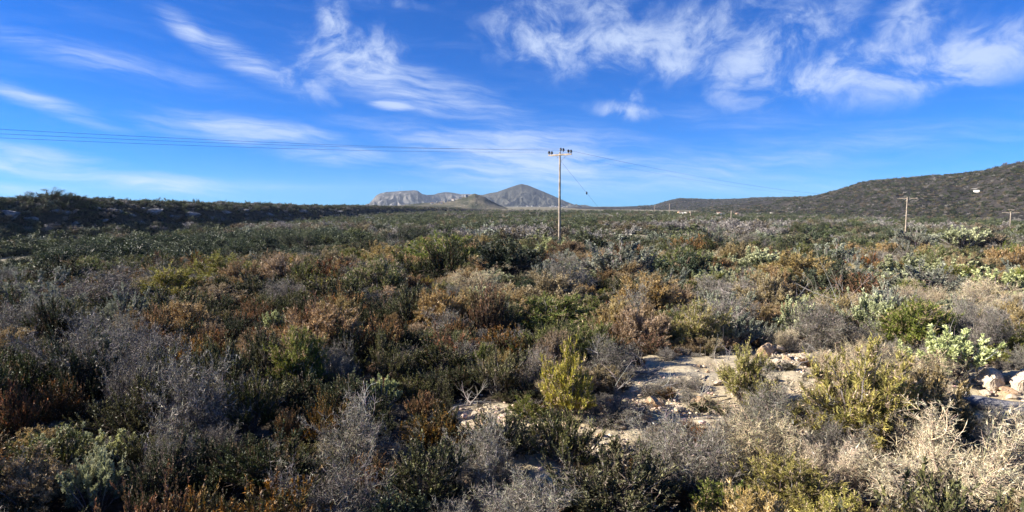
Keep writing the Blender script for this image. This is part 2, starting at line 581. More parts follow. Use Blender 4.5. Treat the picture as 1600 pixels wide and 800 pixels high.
# ------------------------------------------------------------------ hills
def hill_material(name, c_dark, c_mid, c_pale, scale, pale_lo=0.56, bump=1.0, stretch=1.0):
    m, t, b, o = material(name)
    g = t.n('ShaderNodeNewGeometry')
    mp = t.n('ShaderNodeMapping'); mp.inputs['Scale'].default_value = (1, 1, stretch)
    t.t.links.new(g.outputs['Position'], mp.inputs[0])
    v = mp.outputs[0]
    n1 = t.noise(v, 0.012 * scale, 8.0, 0.62, 0.3)
    n2 = t.noise(v, 0.09 * scale, 6.0, 0.65)
    n3 = t.noise(v, 0.030 * scale, 8.0, 0.7, 0.5)
    c = t.mix(t.ss(n1, 0.35, 0.65), c_dark, c_mid)
    c = t.mix(t.m('MULTIPLY', t.ss(n2, 0.45, 0.62), 0.6), c, c_dark)
    c = t.mix(t.ss(t.m('ADD', t.m('MULTIPLY', n3, 0.6), t.m('MULTIPLY', n2, 0.4)), pale_lo, pale_lo + 0.08), c, c_pale)
    t.t.links.new(c, b.inputs['Base Color'])
    b.inputs['Roughness'].default_value = 0.95
    b.inputs['Specular IOR Level'].default_value = 0.1
    bp = t.n('ShaderNodeBump'); bp.inputs['Strength'].default_value = bump; bp.inputs['Distance'].default_value = 6.0 / scale
    t.t.links.new(n2, bp.inputs['Height']); t.t.links.new(bp.outputs[0], b.inputs['Normal'])
    return m


class Hill:
    def __init__(self, name, prof, shape, back, mat, relief, rscale, seed, na=260, nt=70, label=None, gully=0.0, edge_fade=0.12, rockband=None, gfreq=40.0, wobble=0.0):
        """prof: (px, py, crest distance, foot distance)."""
        P = np.array([(azel(px, py)[0], math.tan(azel(px, py)[1]), dc, df) for px, py, dc, df in prof])
        self.P, self.shape, self.back = P, shape, back
        self.relief, self.rscale, self.seed, self.gully = relief, rscale, seed, gully
        self.az0, self.az1 = P[0, 0], P[-1, 0]
        self.edge_fade, self.gfreq, self.wobble = edge_fade, gfreq, wobble
        az = np.linspace(self.az0, self.az1, na)
        tt = np.concatenate([np.linspace(0, 1, nt), np.linspace(1, 1 + back, nt // 3)[1:]])
        A, T = np.meshgrid(az, tt, indexing='ij')
        X, Y, Z = self.pos(A, T)
        n, k = A.shape
        i = np.arange(n * k).reshape(n, k)
        F = np.stack([i[:-1, :-1], i[:-1, 1:], i[1:, 1:], i[1:, :-1]], -1).reshape(-1, 4)
        o = link(name, mesh_from(name, np.stack([X, Y, Z], -1).reshape(-1, 3), F, None, [mat], None, True))
        tag(o, label, kind='structure')
        self.obj = o

    def pos(self, A, T):
        A = np.asarray(A, float); T = np.asarray(T, float)
        P = self.P
        # smooth the crest line a little between the given points
        tanel = np.interp(A, P[:, 0], P[:, 1]); dc = np.interp(A, P[:, 0], P[:, 2]); df = np.interp(A, P[:, 0], P[:, 3])
        if self.wobble:
            df = df + self.wobble * fbm(A * 28, A * 0 + 3.3, self.seed + 9, 3)
        D = df + (dc - df) * T
        X, Y = D * np.sin(A), D * np.cos(A)
        zc = CAMZ + tanel * dc
        z0 = G(df * np.sin(A), df * np.cos(A), False) - 1.5
        S = np.interp(T, self.shape[0], self.shape[1])
        drop = np.where(T > 1, (T - 1) / self.back, 0.0)
        h = np.maximum(zc - z0, 0.0)
        Z = z0 + h * np.where(T <= 1, S, 1 - 0.5 * drop ** 1.3)
        mid = np.clip(np.minimum(T / 0.25, 1), 0, 1) * np.where(T > 1, 1, np.clip(0.25 + (1 - T) * 3.0, 0, 1))
        ef = np.clip(np.minimum(A - self.az0, self.az1 - A) / (self.az1 - self.az0) / self.edge_fade, 0, 1)
        mid = mid * ef
        r = fbm(X / self.rscale, Y / self.rscale, self.seed, 5, 0.55)
        Z = Z + self.relief * r * mid * np.where(T > 0.9, 0.6, 1.0)
        if self.gully:
            gl = 1 - np.abs(fbm(A * self.gfreq + 0.6 * r, T * 1.2, self.seed + 50, 4, 0.5))
            Z = Z + self.gully * (gl - 0.8) * mid * np.clip((1 - T) * 2.2, 0, 1)
        return X, Y, Z

    def find(self, px, py):
        """Point of the slope seen at a pixel."""
        a, e = azel(px, py)
        T = np.linspace(0.0, 1.0, 400)
        X, Y, Z = self.pos(np.full(400, a), T)
        el = np.arctan2(Z - CAMZ, np.hypot(X, Y))
        k = np.where(el >= e)[0]
        k = k[0] if len(k) else int(np.argmax(el))
        return float(X[k]), float(Y[k]), float(Z[k])


LIN = ([0, .15, .5, .85, 1.0], [0, .10, .48, .9, 1.0])
CONVEX = ([0, .2, .5, .8, 1.0], [0, .26, .62, .90, 1.0])
M_MTN = hill_material('mountain_slope', (0.035, 0.037, 0.034), (0.155, 0.142, 0.125), (0.38, 0.35, 0.31), 0.8, 0.545, 1.0)
M_MTN2 = hill_material('peak_slope', (0.018, 0.021, 0.018), (0.070, 0.064, 0.050), (0.24, 0.21, 0.17), 0.8, 0.59, 1.0)
M_KNOLL = hill_material('knoll_slope', (0.04, 0.045, 0.025), (0.17, 0.145, 0.10), (0.36, 0.32, 0.27), 1.2, 0.57, 1.0)
M_HILL = hill_material('scrub_hill_slope', (0.018, 0.017, 0.015), (0.055, 0.047, 0.042), (0.23, 0.215, 0.19), 2.0, 0.565, 1.0, 2.5)
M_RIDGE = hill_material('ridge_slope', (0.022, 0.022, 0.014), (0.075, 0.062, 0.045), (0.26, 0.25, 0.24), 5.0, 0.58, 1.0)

flat_mtn = Hill('mountain', [(535, 326, 5200, 4750), (562, 322, 5200, 4750), (576, 319, 5200, 4750), (588, 305, 5200, 4750), (594, 302, 5200, 4750), (602, 300, 5200, 4750), (625, 298.5, 5200, 4750),
                             (648, 297, 5200, 4750), (653, 298, 5200, 4750), (660, 303, 5250, 4800), (668, 304.5, 5300, 4850), (680, 304, 5400, 4900), (695, 301.5, 5500, 4950), (705, 301.5, 5500, 4950),
                             (720, 304, 5500, 4950), (745, 305, 5500, 4950), (790, 309, 5500, 4950), (840, 318, 5500, 4950), (880, 326, 5500, 4950)],
                ([0, .3, .55, .7, .8, .9, .97, 1.0], [0, .12, .35, .55, .70, .84, .96, 1.0]), 0.5, M_MTN, 26, 260, 11, 420, 80, 'grey flat topped mountain behind the plain', gully=80, gfreq=60)
peak_mtn = Hill('mountain', [(700, 326, 4700, 4250), (740, 309, 4700, 4250), (752, 305, 4700, 4250), (765, 301.5, 4700, 4250), (776, 300, 4700, 4250), (790, 295, 4700, 4250), (800, 291.5, 4700, 4250),
                             (808, 289, 4700, 4250), (815, 287.3, 4700, 4250), (824, 289.3, 4700, 4250), (836, 294, 4700, 4250), (850, 299.5, 4700, 4250), (862, 304.5, 4700, 4250), (872, 309, 4700, 4250), (885, 315, 4700, 4250),
                             (900, 320.5, 4700, 4250), (930, 324.5, 4700, 4250)],
                ([0, .3, .5, .7, .85, .95, 1.0], [0, .10, .28, .55, .80, .95, 1.0]), 0.5, M_MTN2, 30, 300, 23, 360, 80, 'dark grey peak behind the utility pole', gully=110, gfreq=38)
knoll = Hill('hill', [(600, 324, 1700, 1480), (640, 319, 1700, 1480), (690, 315, 1700, 1480), (712, 311, 1700, 1480), (725, 307.5, 1700, 1480), (732, 306, 1700, 1480), (737, 303.5, 1700, 1480), (742, 302.5, 1700, 1480),
                      (748, 304.5, 1700, 1480), (757, 307.5, 1700, 1480), (768, 314, 1700, 1480), (782, 321, 1700, 1480), (800, 328, 1700, 1480)], CONVEX, 0.4, M_KNOLL, 3, 90, 31, 220, 50,
             'small craggy knoll in front of the mountains')
low_hill = Hill('hill', [(880, 324, 2600, 1500), (960, 323, 2600, 1500), (1020, 321, 2300, 1500), (1036, 316, 2200, 1500), (1048, 312.5, 2200, 1500), (1062, 310, 2200, 1450), (1085, 310.5, 2200, 1400), (1110, 311.5, 2200, 1400), (1150, 310.5, 2100, 1300),
                         (1185, 308.5, 2000, 1200), (1230, 307.5, 1900, 1100), (1290, 306, 1800, 1050), (1350, 310, 1800, 1050), (1420, 322, 1800, 1050)], LIN, 0.5, M_HILL, 6, 160, 41, 300, 60,
                'low dark wooded hill on the horizon right of the utility pole')
right_hill = Hill('hill', [(1090, 326, 1350, 900), (1150, 320, 1320, 860), (1190, 316, 1280, 820), (1240, 310.5, 1230, 780), (1280, 305.5, 1200, 740), (1300, 300.5, 1180, 720), (1325, 293, 1150, 700), (1345, 287, 1130, 690), (1360, 283.5, 1120, 680), (1400, 279, 1100, 650),
                           (1450, 275, 1080, 620), (1500, 272, 1060, 600), (1530, 269, 1050, 590), (1560, 263, 1040, 580), (1600, 255, 1020, 560), (1680, 238, 1000, 540), (1800, 215, 1000, 520), (2000, 205, 1000, 520), (2400, 240, 1000, 520)],
                  CONVEX, 0.5, M_HILL, 7, 75, 47, 420, 80, 'long dark scrub covered hill rising to the right edge', gully=16, gfreq=18)
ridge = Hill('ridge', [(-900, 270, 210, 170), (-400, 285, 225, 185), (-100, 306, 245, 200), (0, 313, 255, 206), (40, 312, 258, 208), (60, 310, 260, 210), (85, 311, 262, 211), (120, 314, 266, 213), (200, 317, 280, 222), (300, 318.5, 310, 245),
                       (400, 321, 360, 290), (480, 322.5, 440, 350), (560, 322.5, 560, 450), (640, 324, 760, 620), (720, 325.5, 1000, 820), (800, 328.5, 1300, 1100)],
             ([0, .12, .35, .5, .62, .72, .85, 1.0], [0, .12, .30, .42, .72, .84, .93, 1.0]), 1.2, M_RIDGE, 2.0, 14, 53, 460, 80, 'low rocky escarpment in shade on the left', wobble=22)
#PART2
# ------------------------------------------------------------------ plants: one builder, several kinds
def bez(P0, P1, P2, k):
    t = np.linspace(0, 1, k)[None, :, None]
    return (1 - t) ** 2 * P0[:, None] + 2 * t * (1 - t) * P1[:, None] + t ** 2 * P2[:, None]


def on_poly(P, i, t):
    k = P.shape[1]
    f = np.clip(t, 0, 0.9999) * (k - 1)
    j = f.astype(int); f = (f - j)[:, None]
    a, b = P[i, j], P[i, j + 1]
    return a * (1 - f) + b * f, unit(b - a)


def jit(base, n, rng, v=0.25, h=0.06):
    """n colours round a base colour."""
    base = np.asarray(base, float)
    g = np.exp(rng.normal(0, v, (n, 1)))
    return np.clip(base * g * (1 + rng.normal(0, h, (n, 3))), 0.004, 0.9)


def stems(rng, n1, R, H, spread, base_r=0.1, lift=0.25, k=6, lobes=0.22, low=0.62):
    phi = rng.uniform(0, 2 * np.pi, n1)
    c = 1 - rng.uniform(0, 1, n1) * (1 - math.cos(spread))
    th = np.arccos(c)
    lob = 1 + lobes * np.sin(phi * 3 + rng.uniform(0, 6)) * np.sin(th) + lobes * 0.8 * np.sin(phi * 5 + rng.uniform(0, 6)) + rng.normal(0, 0.07, n1)
    s = rng.uniform(low, 1.03, n1) ** 0.7 * lob
    tip = np.stack([R * np.sin(th) * np.cos(phi), R * np.sin(th) * np.sin(phi), H * np.cos(th) ** 0.75], -1) * s[:, None]
    tip[:, 2] = np.maximum(tip[:, 2], 0.06)
    b0 = np.stack([base_r * R * np.cos(phi), base_r * R * np.sin(phi), np.full(n1, -0.03)], -1) * rng.uniform(0.2, 1, (n1, 1))
    mid = (b0 + tip) / 2 + np.array([0, 0, lift * H]) * rng.uniform(0.2, 1.1, (n1, 1)) + rng.normal(0, 0.06 * R, (n1, 3))
    P = bez(b0, mid, tip, k)
    P[:, 1:-1] += rng.normal(0, 0.018 * R, (n1, k - 2, 3))
    return P


def children(rng, P, n, L, t0, t1, fwd, rnd, up, outw=0.0, k=4, curl=0.25):
    i = rng.integers(0, len(P), n)
    t = rng.uniform(t0, t1, n)
    p, d = on_poly(P, i, t)
    o = unit(p * np.array([1, 1, 0.5]))
    D = unit(fwd * d + rnd * rng.normal(size=d.shape) * 0.6 + np.array([0, 0, up]) + outw * o)
    l = L * rng.uniform(0.45, 1.25, n)[:, None]
    e = p + D * l
    m = p + D * l * 0.5 + rng.normal(size=d.shape) * l * curl * 0.35 + np.array([0, 0, -curl * 0.12]) * l
    return bez(p, m, e, k)


WOODG = (0.21, 0.19, 0.175)
WOODB = (0.10, 0.075, 0.055)


def build_bush(kind, seed):
    """Returns (branches MB, foliage MB) of a plant about 1 m across, standing on z = 0."""
    rng = np.random.default_rng(seed)
    W, L = MB(), MB()
    def clutter(S):           # tangled dead wood, added inside to block light and deepen the shade
        T = children(rng, S, 520, 0.2, 0.1, 0.8, 0.2, 1.3, 0.1, -0.3, 2)
        W.spikes(T[:, 0], T[:, 1], rng.uniform(0.003, 0.007, 520), jit(WOODB, 520, rng, 0.3), rng)
    if kind in ('rust', 'olive', 'dark'):
        R, H = 0.5, 0.72
        S = stems(rng, 40, R, H, 1.42, lift=0.2, low=0.72)
        W.tubes(S, 0.010, 0.003, WOODB if kind != 'olive' else WOODG)
        clutter(S)
        n2 = 600
        C2 = children(rng, S, n2, 0.22, 0.35, 1.0, 0.5, 0.55, 0.75, 0.2, 4, 0.2)
        W.tubes(C2, 0.0032, 0.0012, jit(WOODB, n2, rng))
        m = 26
        i = np.repeat(np.arange(n2), m); t = rng.uniform(0.05, 1.0, n2 * m)
        p, d = on_poly(C2, i, t)
        D = unit(d * 1.0 + rng.normal(size=d.shape) * 0.5)
        if kind == 'rust':
            lo, hi, dead = (0.055, 0.055, 0.020), (0.27, 0.122, 0.038), (0.18, 0.10, 0.05)
            amt = np.clip(rng.normal(0.50, 0.32, n2), 0, 1)
        elif kind == 'olive':
            lo, hi, dead = (0.048, 0.054, 0.018), (0.130, 0.122, 0.036), (0.15, 0.12, 0.075)
            amt = np.clip(rng.normal(0.45, 0.3, n2), 0, 1)
        else:
            lo, hi, dead = (0.026, 0.033, 0.013), (0.066, 0.074, 0.024), (0.11, 0.075, 0.04)
            amt = np.clip(rng.normal(0.45, 0.3, n2), 0, 1)
        f = (amt[i] * np.clip((t - 0.15) / 0.55, 0, 1))[:, None]
        C = (np.array(lo) * (1 - f) + np.array(hi) * f)
        dd = (rng.uniform(size=n2) < 0.16)[i][:, None]
        C = np.where(dd, np.array(dead), C) * np.exp(rng.normal(0, 0.42, (len(i), 1)))
        L.needles(p, D, rng.uniform(0.018, 0.040, len(i)), 0.0165, C, rng)
    elif kind in ('grey', 'straw'):
        R, H = 0.5, 0.62
        base = (0.195, 0.172, 0.142) if kind == 'grey' else (0.365, 0.30, 0.195)
        S = stems(rng, 22, R, H, 1.35, lift=0.25, k=7, low=0.55)
        W.tubes(S, 0.009, 0.0028, jit(base, len(S), rng, 0.15) * 0.65, 4)
        n2 = 230; C2 = children(rng, S, n2, 0.24, 0.2, 1.0, 0.55, 1.0, 0.2, 0.25, 5, 0.7)
        W.tubes(C2, 0.0030, 0.0013, jit(base, n2, rng, 0.3) * 0.7)
        n3 = 1900; C3 = children(rng, C2, n3, 0.12, 0.15, 1.0, 0.5, 1.1, 0.15, 0.2, 3, 0.7)
        W.tubes(C3, 0.0019, 0.0009, jit(base, n3, rng, 0.35))
        n4 = 10500; C4 = children(rng, C3, n4, 0.065, 0.1, 1.0, 0.4, 1.2, 0.2, 0.1, 2)
        L.spikes(C4[:, 0], C4[:, 1], rng.uniform(0.0011, 0.0023, n4), jit(base, n4, rng, 0.45) * 1.12, rng)
        if kind == 'grey':
            n5 = 2600
            i = rng.integers(0, n3, n5); p, d = on_poly(C3, i, rng.uniform(0.3, 1, n5))
            L.leaves(p, unit(d + rng.normal(size=d.shape) * 0.7), rng.uniform(0.016, 0.032, n5), 0.015, jit((0.10, 0.095, 0.05), n5, rng, 0.4), rng)
    elif kind in ('yellow', 'green', 'tawny'):
        R, H = 0.5, 0.78
        S = stems(rng, 46, R, H, 1.45, lift=0.22, low=0.84, lobes=0.10)
        W.tubes(S, 0.011, 0.004, WOODG)
        clutter(S)
        n2 = 420; C2 = children(rng, S, n2, 0.17, 0.35, 1.0, 0.6, 0.6, 0.45, 0.25, 4, 0.25)
        W.tubes(C2, 0.004, 0.002, jit((0.16, 0.13, 0.07), n2, rng))
        n3 = 3900; C3 = children(rng, C2, n3, 0.085, 0.2, 1.0, 0.7, 0.7, 0.35, 0.2, 3, 0.2)
        tone = {'yellow': ((0.110, 0.112, 0.022), (0.285, 0.245, 0.045)), 'green': ((0.060, 0.078, 0.020), (0.150, 0.160, 0.034)),
                'tawny': ((0.115, 0.088, 0.040), (0.28, 0.195, 0.085))}[kind]
        f3 = np.clip(rng.normal(0.5, 0.28, (n3, 1)), 0, 1)
        c3 = np.array(tone[0]) * (1 - f3) + np.array(tone[1]) * f3
        dead = rng.uniform(size=(n3, 1)) < (0.2 if kind != 'tawny' else 0.32)
        c3 = np.where(dead, np.array((0.26, 0.20, 0.12)), c3)
        L.tubes(C3, 0.0022, 0.0012, c3)
        m = 7
        i = np.repeat(np.arange(n3), m); t = rng.uniform(0.1, 1.0, n3 * m)
        p, d = on_poly(C3, i, t)
        D = unit(d + rng.normal(size=d.shape) * 0.55)
        L.needles(p, D, rng.uniform(0.026, 0.052, len(i)), 0.0092, c3[i] * np.exp(rng.normal(0, 0.36, (len(i), 1))), rng)
    elif kind in ('pale', 'silver'):
        R, H = 0.5, 0.66
        S = stems(rng, 26, R, H, 1.3, lift=0.15, low=0.75)
        W.tubes(S, 0.010, 0.005, jit((0.30, 0.27, 0.24), 26, rng, 0.1), 4)
        clutter(S)
        n2 = 210 if kind == 'pale' else 340
        C2 = children(rng, S, n2, 0.17, 0.45, 1.0, 0.7, 0.5, 0.6, 0.3, 4, 0.3)
        W.tubes(C2, 0.0048, 0.0028, jit((0.30, 0.27, 0.23), n2, rng, 0.15))
        if kind == 'pale':
            m, c0, c1, ll, lw = 30, (0.135, 0.150, 0.066), (0.40, 0.40, 0.215), (0.034, 0.064), 0.024
        else:
            m, c0, c1, ll, lw = 24, (0.105, 0.115, 0.078), (0.235, 0.24, 0.175), (0.022, 0.046), 0.016
        i = np.repeat(np.arange(n2), m); t = 1 - rng.uniform(0, 1, n2 * m) ** 1.6 * 0.75
        p, d = on_poly(C2, i, t)
        D = unit(d * 0.75 + rng.normal(size=d.shape) * 0.62 + np.array([0, 0, 0.15]))
        f = np.clip((t - 0.4) / 0.6, 0, 1)[:, None] * np.clip(rng.normal(0.7, 0.25, n2), 0, 1)[i][:, None]
        C = (np.array(c0) * (1 - f) + np.array(c1) * f) * np.exp(rng.normal(0, 0.18, (len(i), 1)))
        L.leaves(p, D, rng.uniform(*ll, len(i)), lw, C, rng)
    elif kind == 'mastic':
        R, H = 0.5, 0.66
        S = stems(rng, 28, R, H, 1.4, lift=0.15, low=0.7)
        W.tubes(S, 0.014, 0.004, WOODB)
        clutter(S)
        n2 = 300; C2 = children(rng, S, n2, 0.19, 0.35, 1.0, 0.6, 0.7, 0.4, 0.3, 4, 0.3)
        W.tubes(C2, 0.004, 0.002, jit(WOODB, n2, rng))
        n3 = 1300; C3 = children(rng, C2, n3, 0.08, 0.3, 1.0, 0.7, 0.8, 0.3, 0.3, 2)
        m = 8
        i = np.repeat(np.arange(n3), m); p, d = on_poly(C3, i, rng.uniform(0, 1, n3 * m))
        D = unit(d * 0.7 + rng.normal(size=d.shape) * 0.7)
        f = np.clip(rng.normal(0.45, 0.3, (n3, 1)), 0, 1)[i]
        C = (np.array((0.030, 0.040, 0.018)) * (1 - f) + np.array((0.085, 0.100, 0.045)) * f) * np.exp(rng.normal(0, 0.2, (len(i), 1)))
        L.leaves(p, D, rng.uniform(0.026, 0.046, len(i)), 0.021, C, rng)
    return W, L


KINDS = {
    #  name, category, label words, colour group phrase
    'rust': ('heather_bush', 'rust brown heather bush', 'rust brown heather bushes'),
    'olive': ('heath_bush', 'dull olive heath bush with fine upright shoots', 'olive heath bushes'),
    'dark': ('heath_bush', 'dark green heath bush with fine upright shoots', 'dark green heath bushes'),
    'grey': ('dry_bush', 'leafless grey bush of fine dry twigs', 'grey leafless bushes'),
    'straw': ('dead_bush', 'straw coloured dead spiny bush', 'straw coloured dead bushes'),
    'yellow': ('broom_bush', 'yellow green broom bush', 'yellow green broom bushes'),
    'green': ('broom_bush', 'fresh green needle leaved broom bush', 'green broom bushes'),
    'tawny': ('broom_bush', 'tawny half dried broom bush', 'tawny broom bushes'),
    'pale': ('spurge_bush', 'pale mint green spurge bush with leaf rosettes', 'pale green spurge bushes'),
    'silver': ('sage_bush', 'silvery grey green sage bush', 'silver sage bushes'),
    'mastic': ('mastic_bush', 'dark green leafy mastic bush', 'dark mastic bushes'),
}
KORDER = list(KINDS)
PROTO = {}


def build_big_dead(seed):
    rng = np.random.default_rng(seed)
    W, L = MB(), MB()
    base = (0.365, 0.30, 0.195)
    S = stems(rng, 11, 0.5, 0.55, 1.4, base_r=0.12, lift=0.1, k=8, low=0.6)
    S[:, 1:-1] += rng.normal(0, 0.016, S[:, 1:-1].shape)
    W.tubes(S, rng.uniform(0.010, 0.018, 11), 0.004, jit((0.30, 0.25, 0.185), 11, rng, 0.1), 6)
    n2 = 150; C2 = children(rng, S, n2, 0.26, 0.25, 1.0, 0.8, 0.7, 0.15, 0.35, 6, 0.6)
    W.tubes(C2, 0.0038, 0.0014, jit(base, n2, rng, 0.25) * 0.8, 4)
    n3 = 2100; C3 = children(rng, C2, n3, 0.11, 0.1, 1.0, 0.55, 1.0, 0.2, 0.25, 3, 0.6)
    W.tubes(C3, 0.0016, 0.0008, jit(base, n3, rng, 0.3))
    n4 = 19000; C4 = children(rng, C3, n4, 0.038, 0.1, 1.0, 0.4, 1.2, 0.2, 0.15, 2)
    L.spikes(C4[:, 0], C4[:, 1], rng.uniform(0.0010, 0.0021, n4), jit(base, n4, rng, 0.4) * 1.1, rng)
    return W, L


proto_col = bpy.data.collections.new('plant_sources')
PIDX = {}
pi = 0
for ki, kd in enumerate(KORDER):
    for v in range(3):
        Wm, Lm = build_bush(kd, 100 * ki + v)
        lm = M_LEAF_GLOSS if kd == 'mastic' else (M_WOOD if kd == 'straw' else (M_LEAF_SUN if kd in ('tawny', 'silver', 'pale', 'green', 'yellow') else M_LEAF))
        PROTO[kd, v] = (Wm.mesh('branches', [M_WOOD]), Lm.mesh('foliage', [lm]))
        sub = bpy.data.collections.new('plant_%03d' % pi)
        for me in PROTO[kd, v]:
            sub.objects.link(bpy.data.objects.new('source_%03d' % pi, me))
        proto_col.children.link(sub)
        PIDX[kd, v] = pi
        pi += 1

Wm, Lm = build_big_dead(5)
PROTO['straw', 3] = (Wm.mesh('branches', [M_WOOD]), Lm.mesh('foliage', [M_WOOD]))
# smaller-count plants for the far plain
def build_far(seed, c0, c1, nleaf, size, grey=False):
    rng = np.random.default_rng(seed)
    B = MB()
    S = stems(rng, 16, 0.5, 0.62, 1.4, lift=0.15, k=4, lobes=0.3)
    B.tubes(S, 0.02, 0.008, WOODB if not grey else (0.2, 0.18, 0.16))
    nb = 60
    C2 = children(rng, S, nb, 0.2, 0.4, 1.0, 0.6, 0.7, 0.4, 0.3, 3)
    i = rng.integers(0, nb, nleaf)
    p, d = on_poly(C2, i, rng.uniform(0.1, 1, nleaf))
    p = p + rng.normal(0, 0.035, p.shape)
    p[:, 2] = np.maximum(p[:, 2], 0.02)
    D = unit(d * 0.5 + rng.normal(size=d.shape) * 0.8)
    f = np.clip(rng.normal(0.45, 0.3, (nb, 1)), 0, 1)[i]
    C = 1.2 * (np.array(c0) * (1 - f) + np.array(c1) * f) * np.exp(rng.normal(0, 0.25, (nleaf, 1)))
    B.leaves(p, D, rng.uniform(0.5, 1.2, nleaf) * size, size * 0.5, C, rng)
    return B


far_col = bpy.data.collections.new('far_plant_sources')
FAR = [((0.030, 0.040, 0.018), (0.080, 0.090, 0.040), False), ((0.045, 0.055, 0.022), (0.11, 0.115, 0.045), False), ((0.075, 0.062, 0.035), (0.16, 0.125, 0.075), False),
       ((0.13, 0.115, 0.10), (0.22, 0.20, 0.17), True), ((0.020, 0.028, 0.012), (0.055, 0.065, 0.026), False), ((0.09, 0.10, 0.07), (0.19, 0.20, 0.14), False)]
for q, (c0, c1, gg) in enumerate(FAR):
    for v in range(2):
        o = bpy.data.objects.new('far_plant_%03d' % (q * 2 + v), build_far(900 + q * 2 + v, c0, c1, 1000, 0.10, gg).mesh('far_plant', [M_LEAF]))
        far_col.objects.link(o)
# tall tree-like shrubs
tree_protos = [build_far(950 + v, (0.024, 0.034, 0.013), (0.074, 0.086, 0.034), 15000, 0.021).mesh('foliage', [M_LEAF_GLOSS]) for v in range(3)]


def scatter(name, col, X, Y, Z, S, IDX, label, rng, flat=1.0):
    """One uncountable mass of plants, instanced on points."""
    n = len(X)
    me = bpy.data.meshes.new(name)
    me.vertices.add(n)
    me.vertices.foreach_set('co', np.stack([X, Y, Z], -1).astype(np.float32).ravel())
    a = me.attributes.new('size', 'FLOAT_VECTOR', 'POINT')
    S = np.asarray(S)
    sv = np.stack([S * rng.uniform(0.85, 1.2, n), S * rng.uniform(0.85, 1.2, n), S * flat * rng.uniform(0.75, 1.2, n)], -1)
    a.data.foreach_set('vector', sv.astype(np.float32).ravel())
    a = me.attributes.new('turn', 'FLOAT_VECTOR', 'POINT')
    rv = np.stack([rng.normal(0, 0.06, n), rng.normal(0, 0.06, n), rng.uniform(0, 6.283, n)], -1)
    a.data.foreach_set('vector', rv.astype(np.float32).ravel())
    a = me.attributes.new('pick', 'INT', 'POINT')
    a.data.foreach_set('value', np.asarray(IDX, np.int32))
    o = link(name, me)
    tag(o, label, kind='stuff')
    ng = bpy.data.node_groups.new(name + '_nodes', 'GeometryNodeTree')
    ng.interface.new_socket('Geometry', in_out='INPUT', socket_type='NodeSocketGeometry')
    ng.interface.new_socket('Geometry', in_out='OUTPUT', socket_type='NodeSocketGeometry')
    gi_, go_ = ng.nodes.new('NodeGroupInput'), ng.nodes.new('NodeGroupOutput')
    iop = ng.nodes.new('GeometryNodeInstanceOnPoints')
    ci = ng.nodes.new('GeometryNodeCollectionInfo')
    ci.inputs['Collection'].default_value = col
    ci.inputs['Separate Children'].default_value = True
    ci.inputs['Reset Children'].default_value = True
    def attr(nm, ty):
        nd = ng.nodes.new('GeometryNodeInputNamedAttribute'); nd.data_type = ty; nd.inputs['Name'].default_value = nm
        return nd.outputs['Attribute']
    e2r = ng.nodes.new('FunctionNodeEulerToRotation')
    ng.links.new(gi_.outputs[0], iop.inputs['Points'])
    ng.links.new(ci.outputs[0], iop.inputs['Instance'])
    iop.inputs['Pick Instance'].default_value = True
    ng.links.new(attr('pick', 'INT'), iop.inputs['Instance Index'])
    ng.links.new(attr('turn', 'FLOAT_VECTOR'), e2r.inputs[0])
    ng.links.new(e2r.outputs[0], iop.inputs['Rotation'])
    ng.links.new(attr('size', 'FLOAT_VECTOR'), iop.inputs['Scale'])
    ng.links.new(iop.outputs[0], go_.inputs[0])
    md = o.modifiers.new('scatter', 'NODES')
    md.node_group = ng
    return o


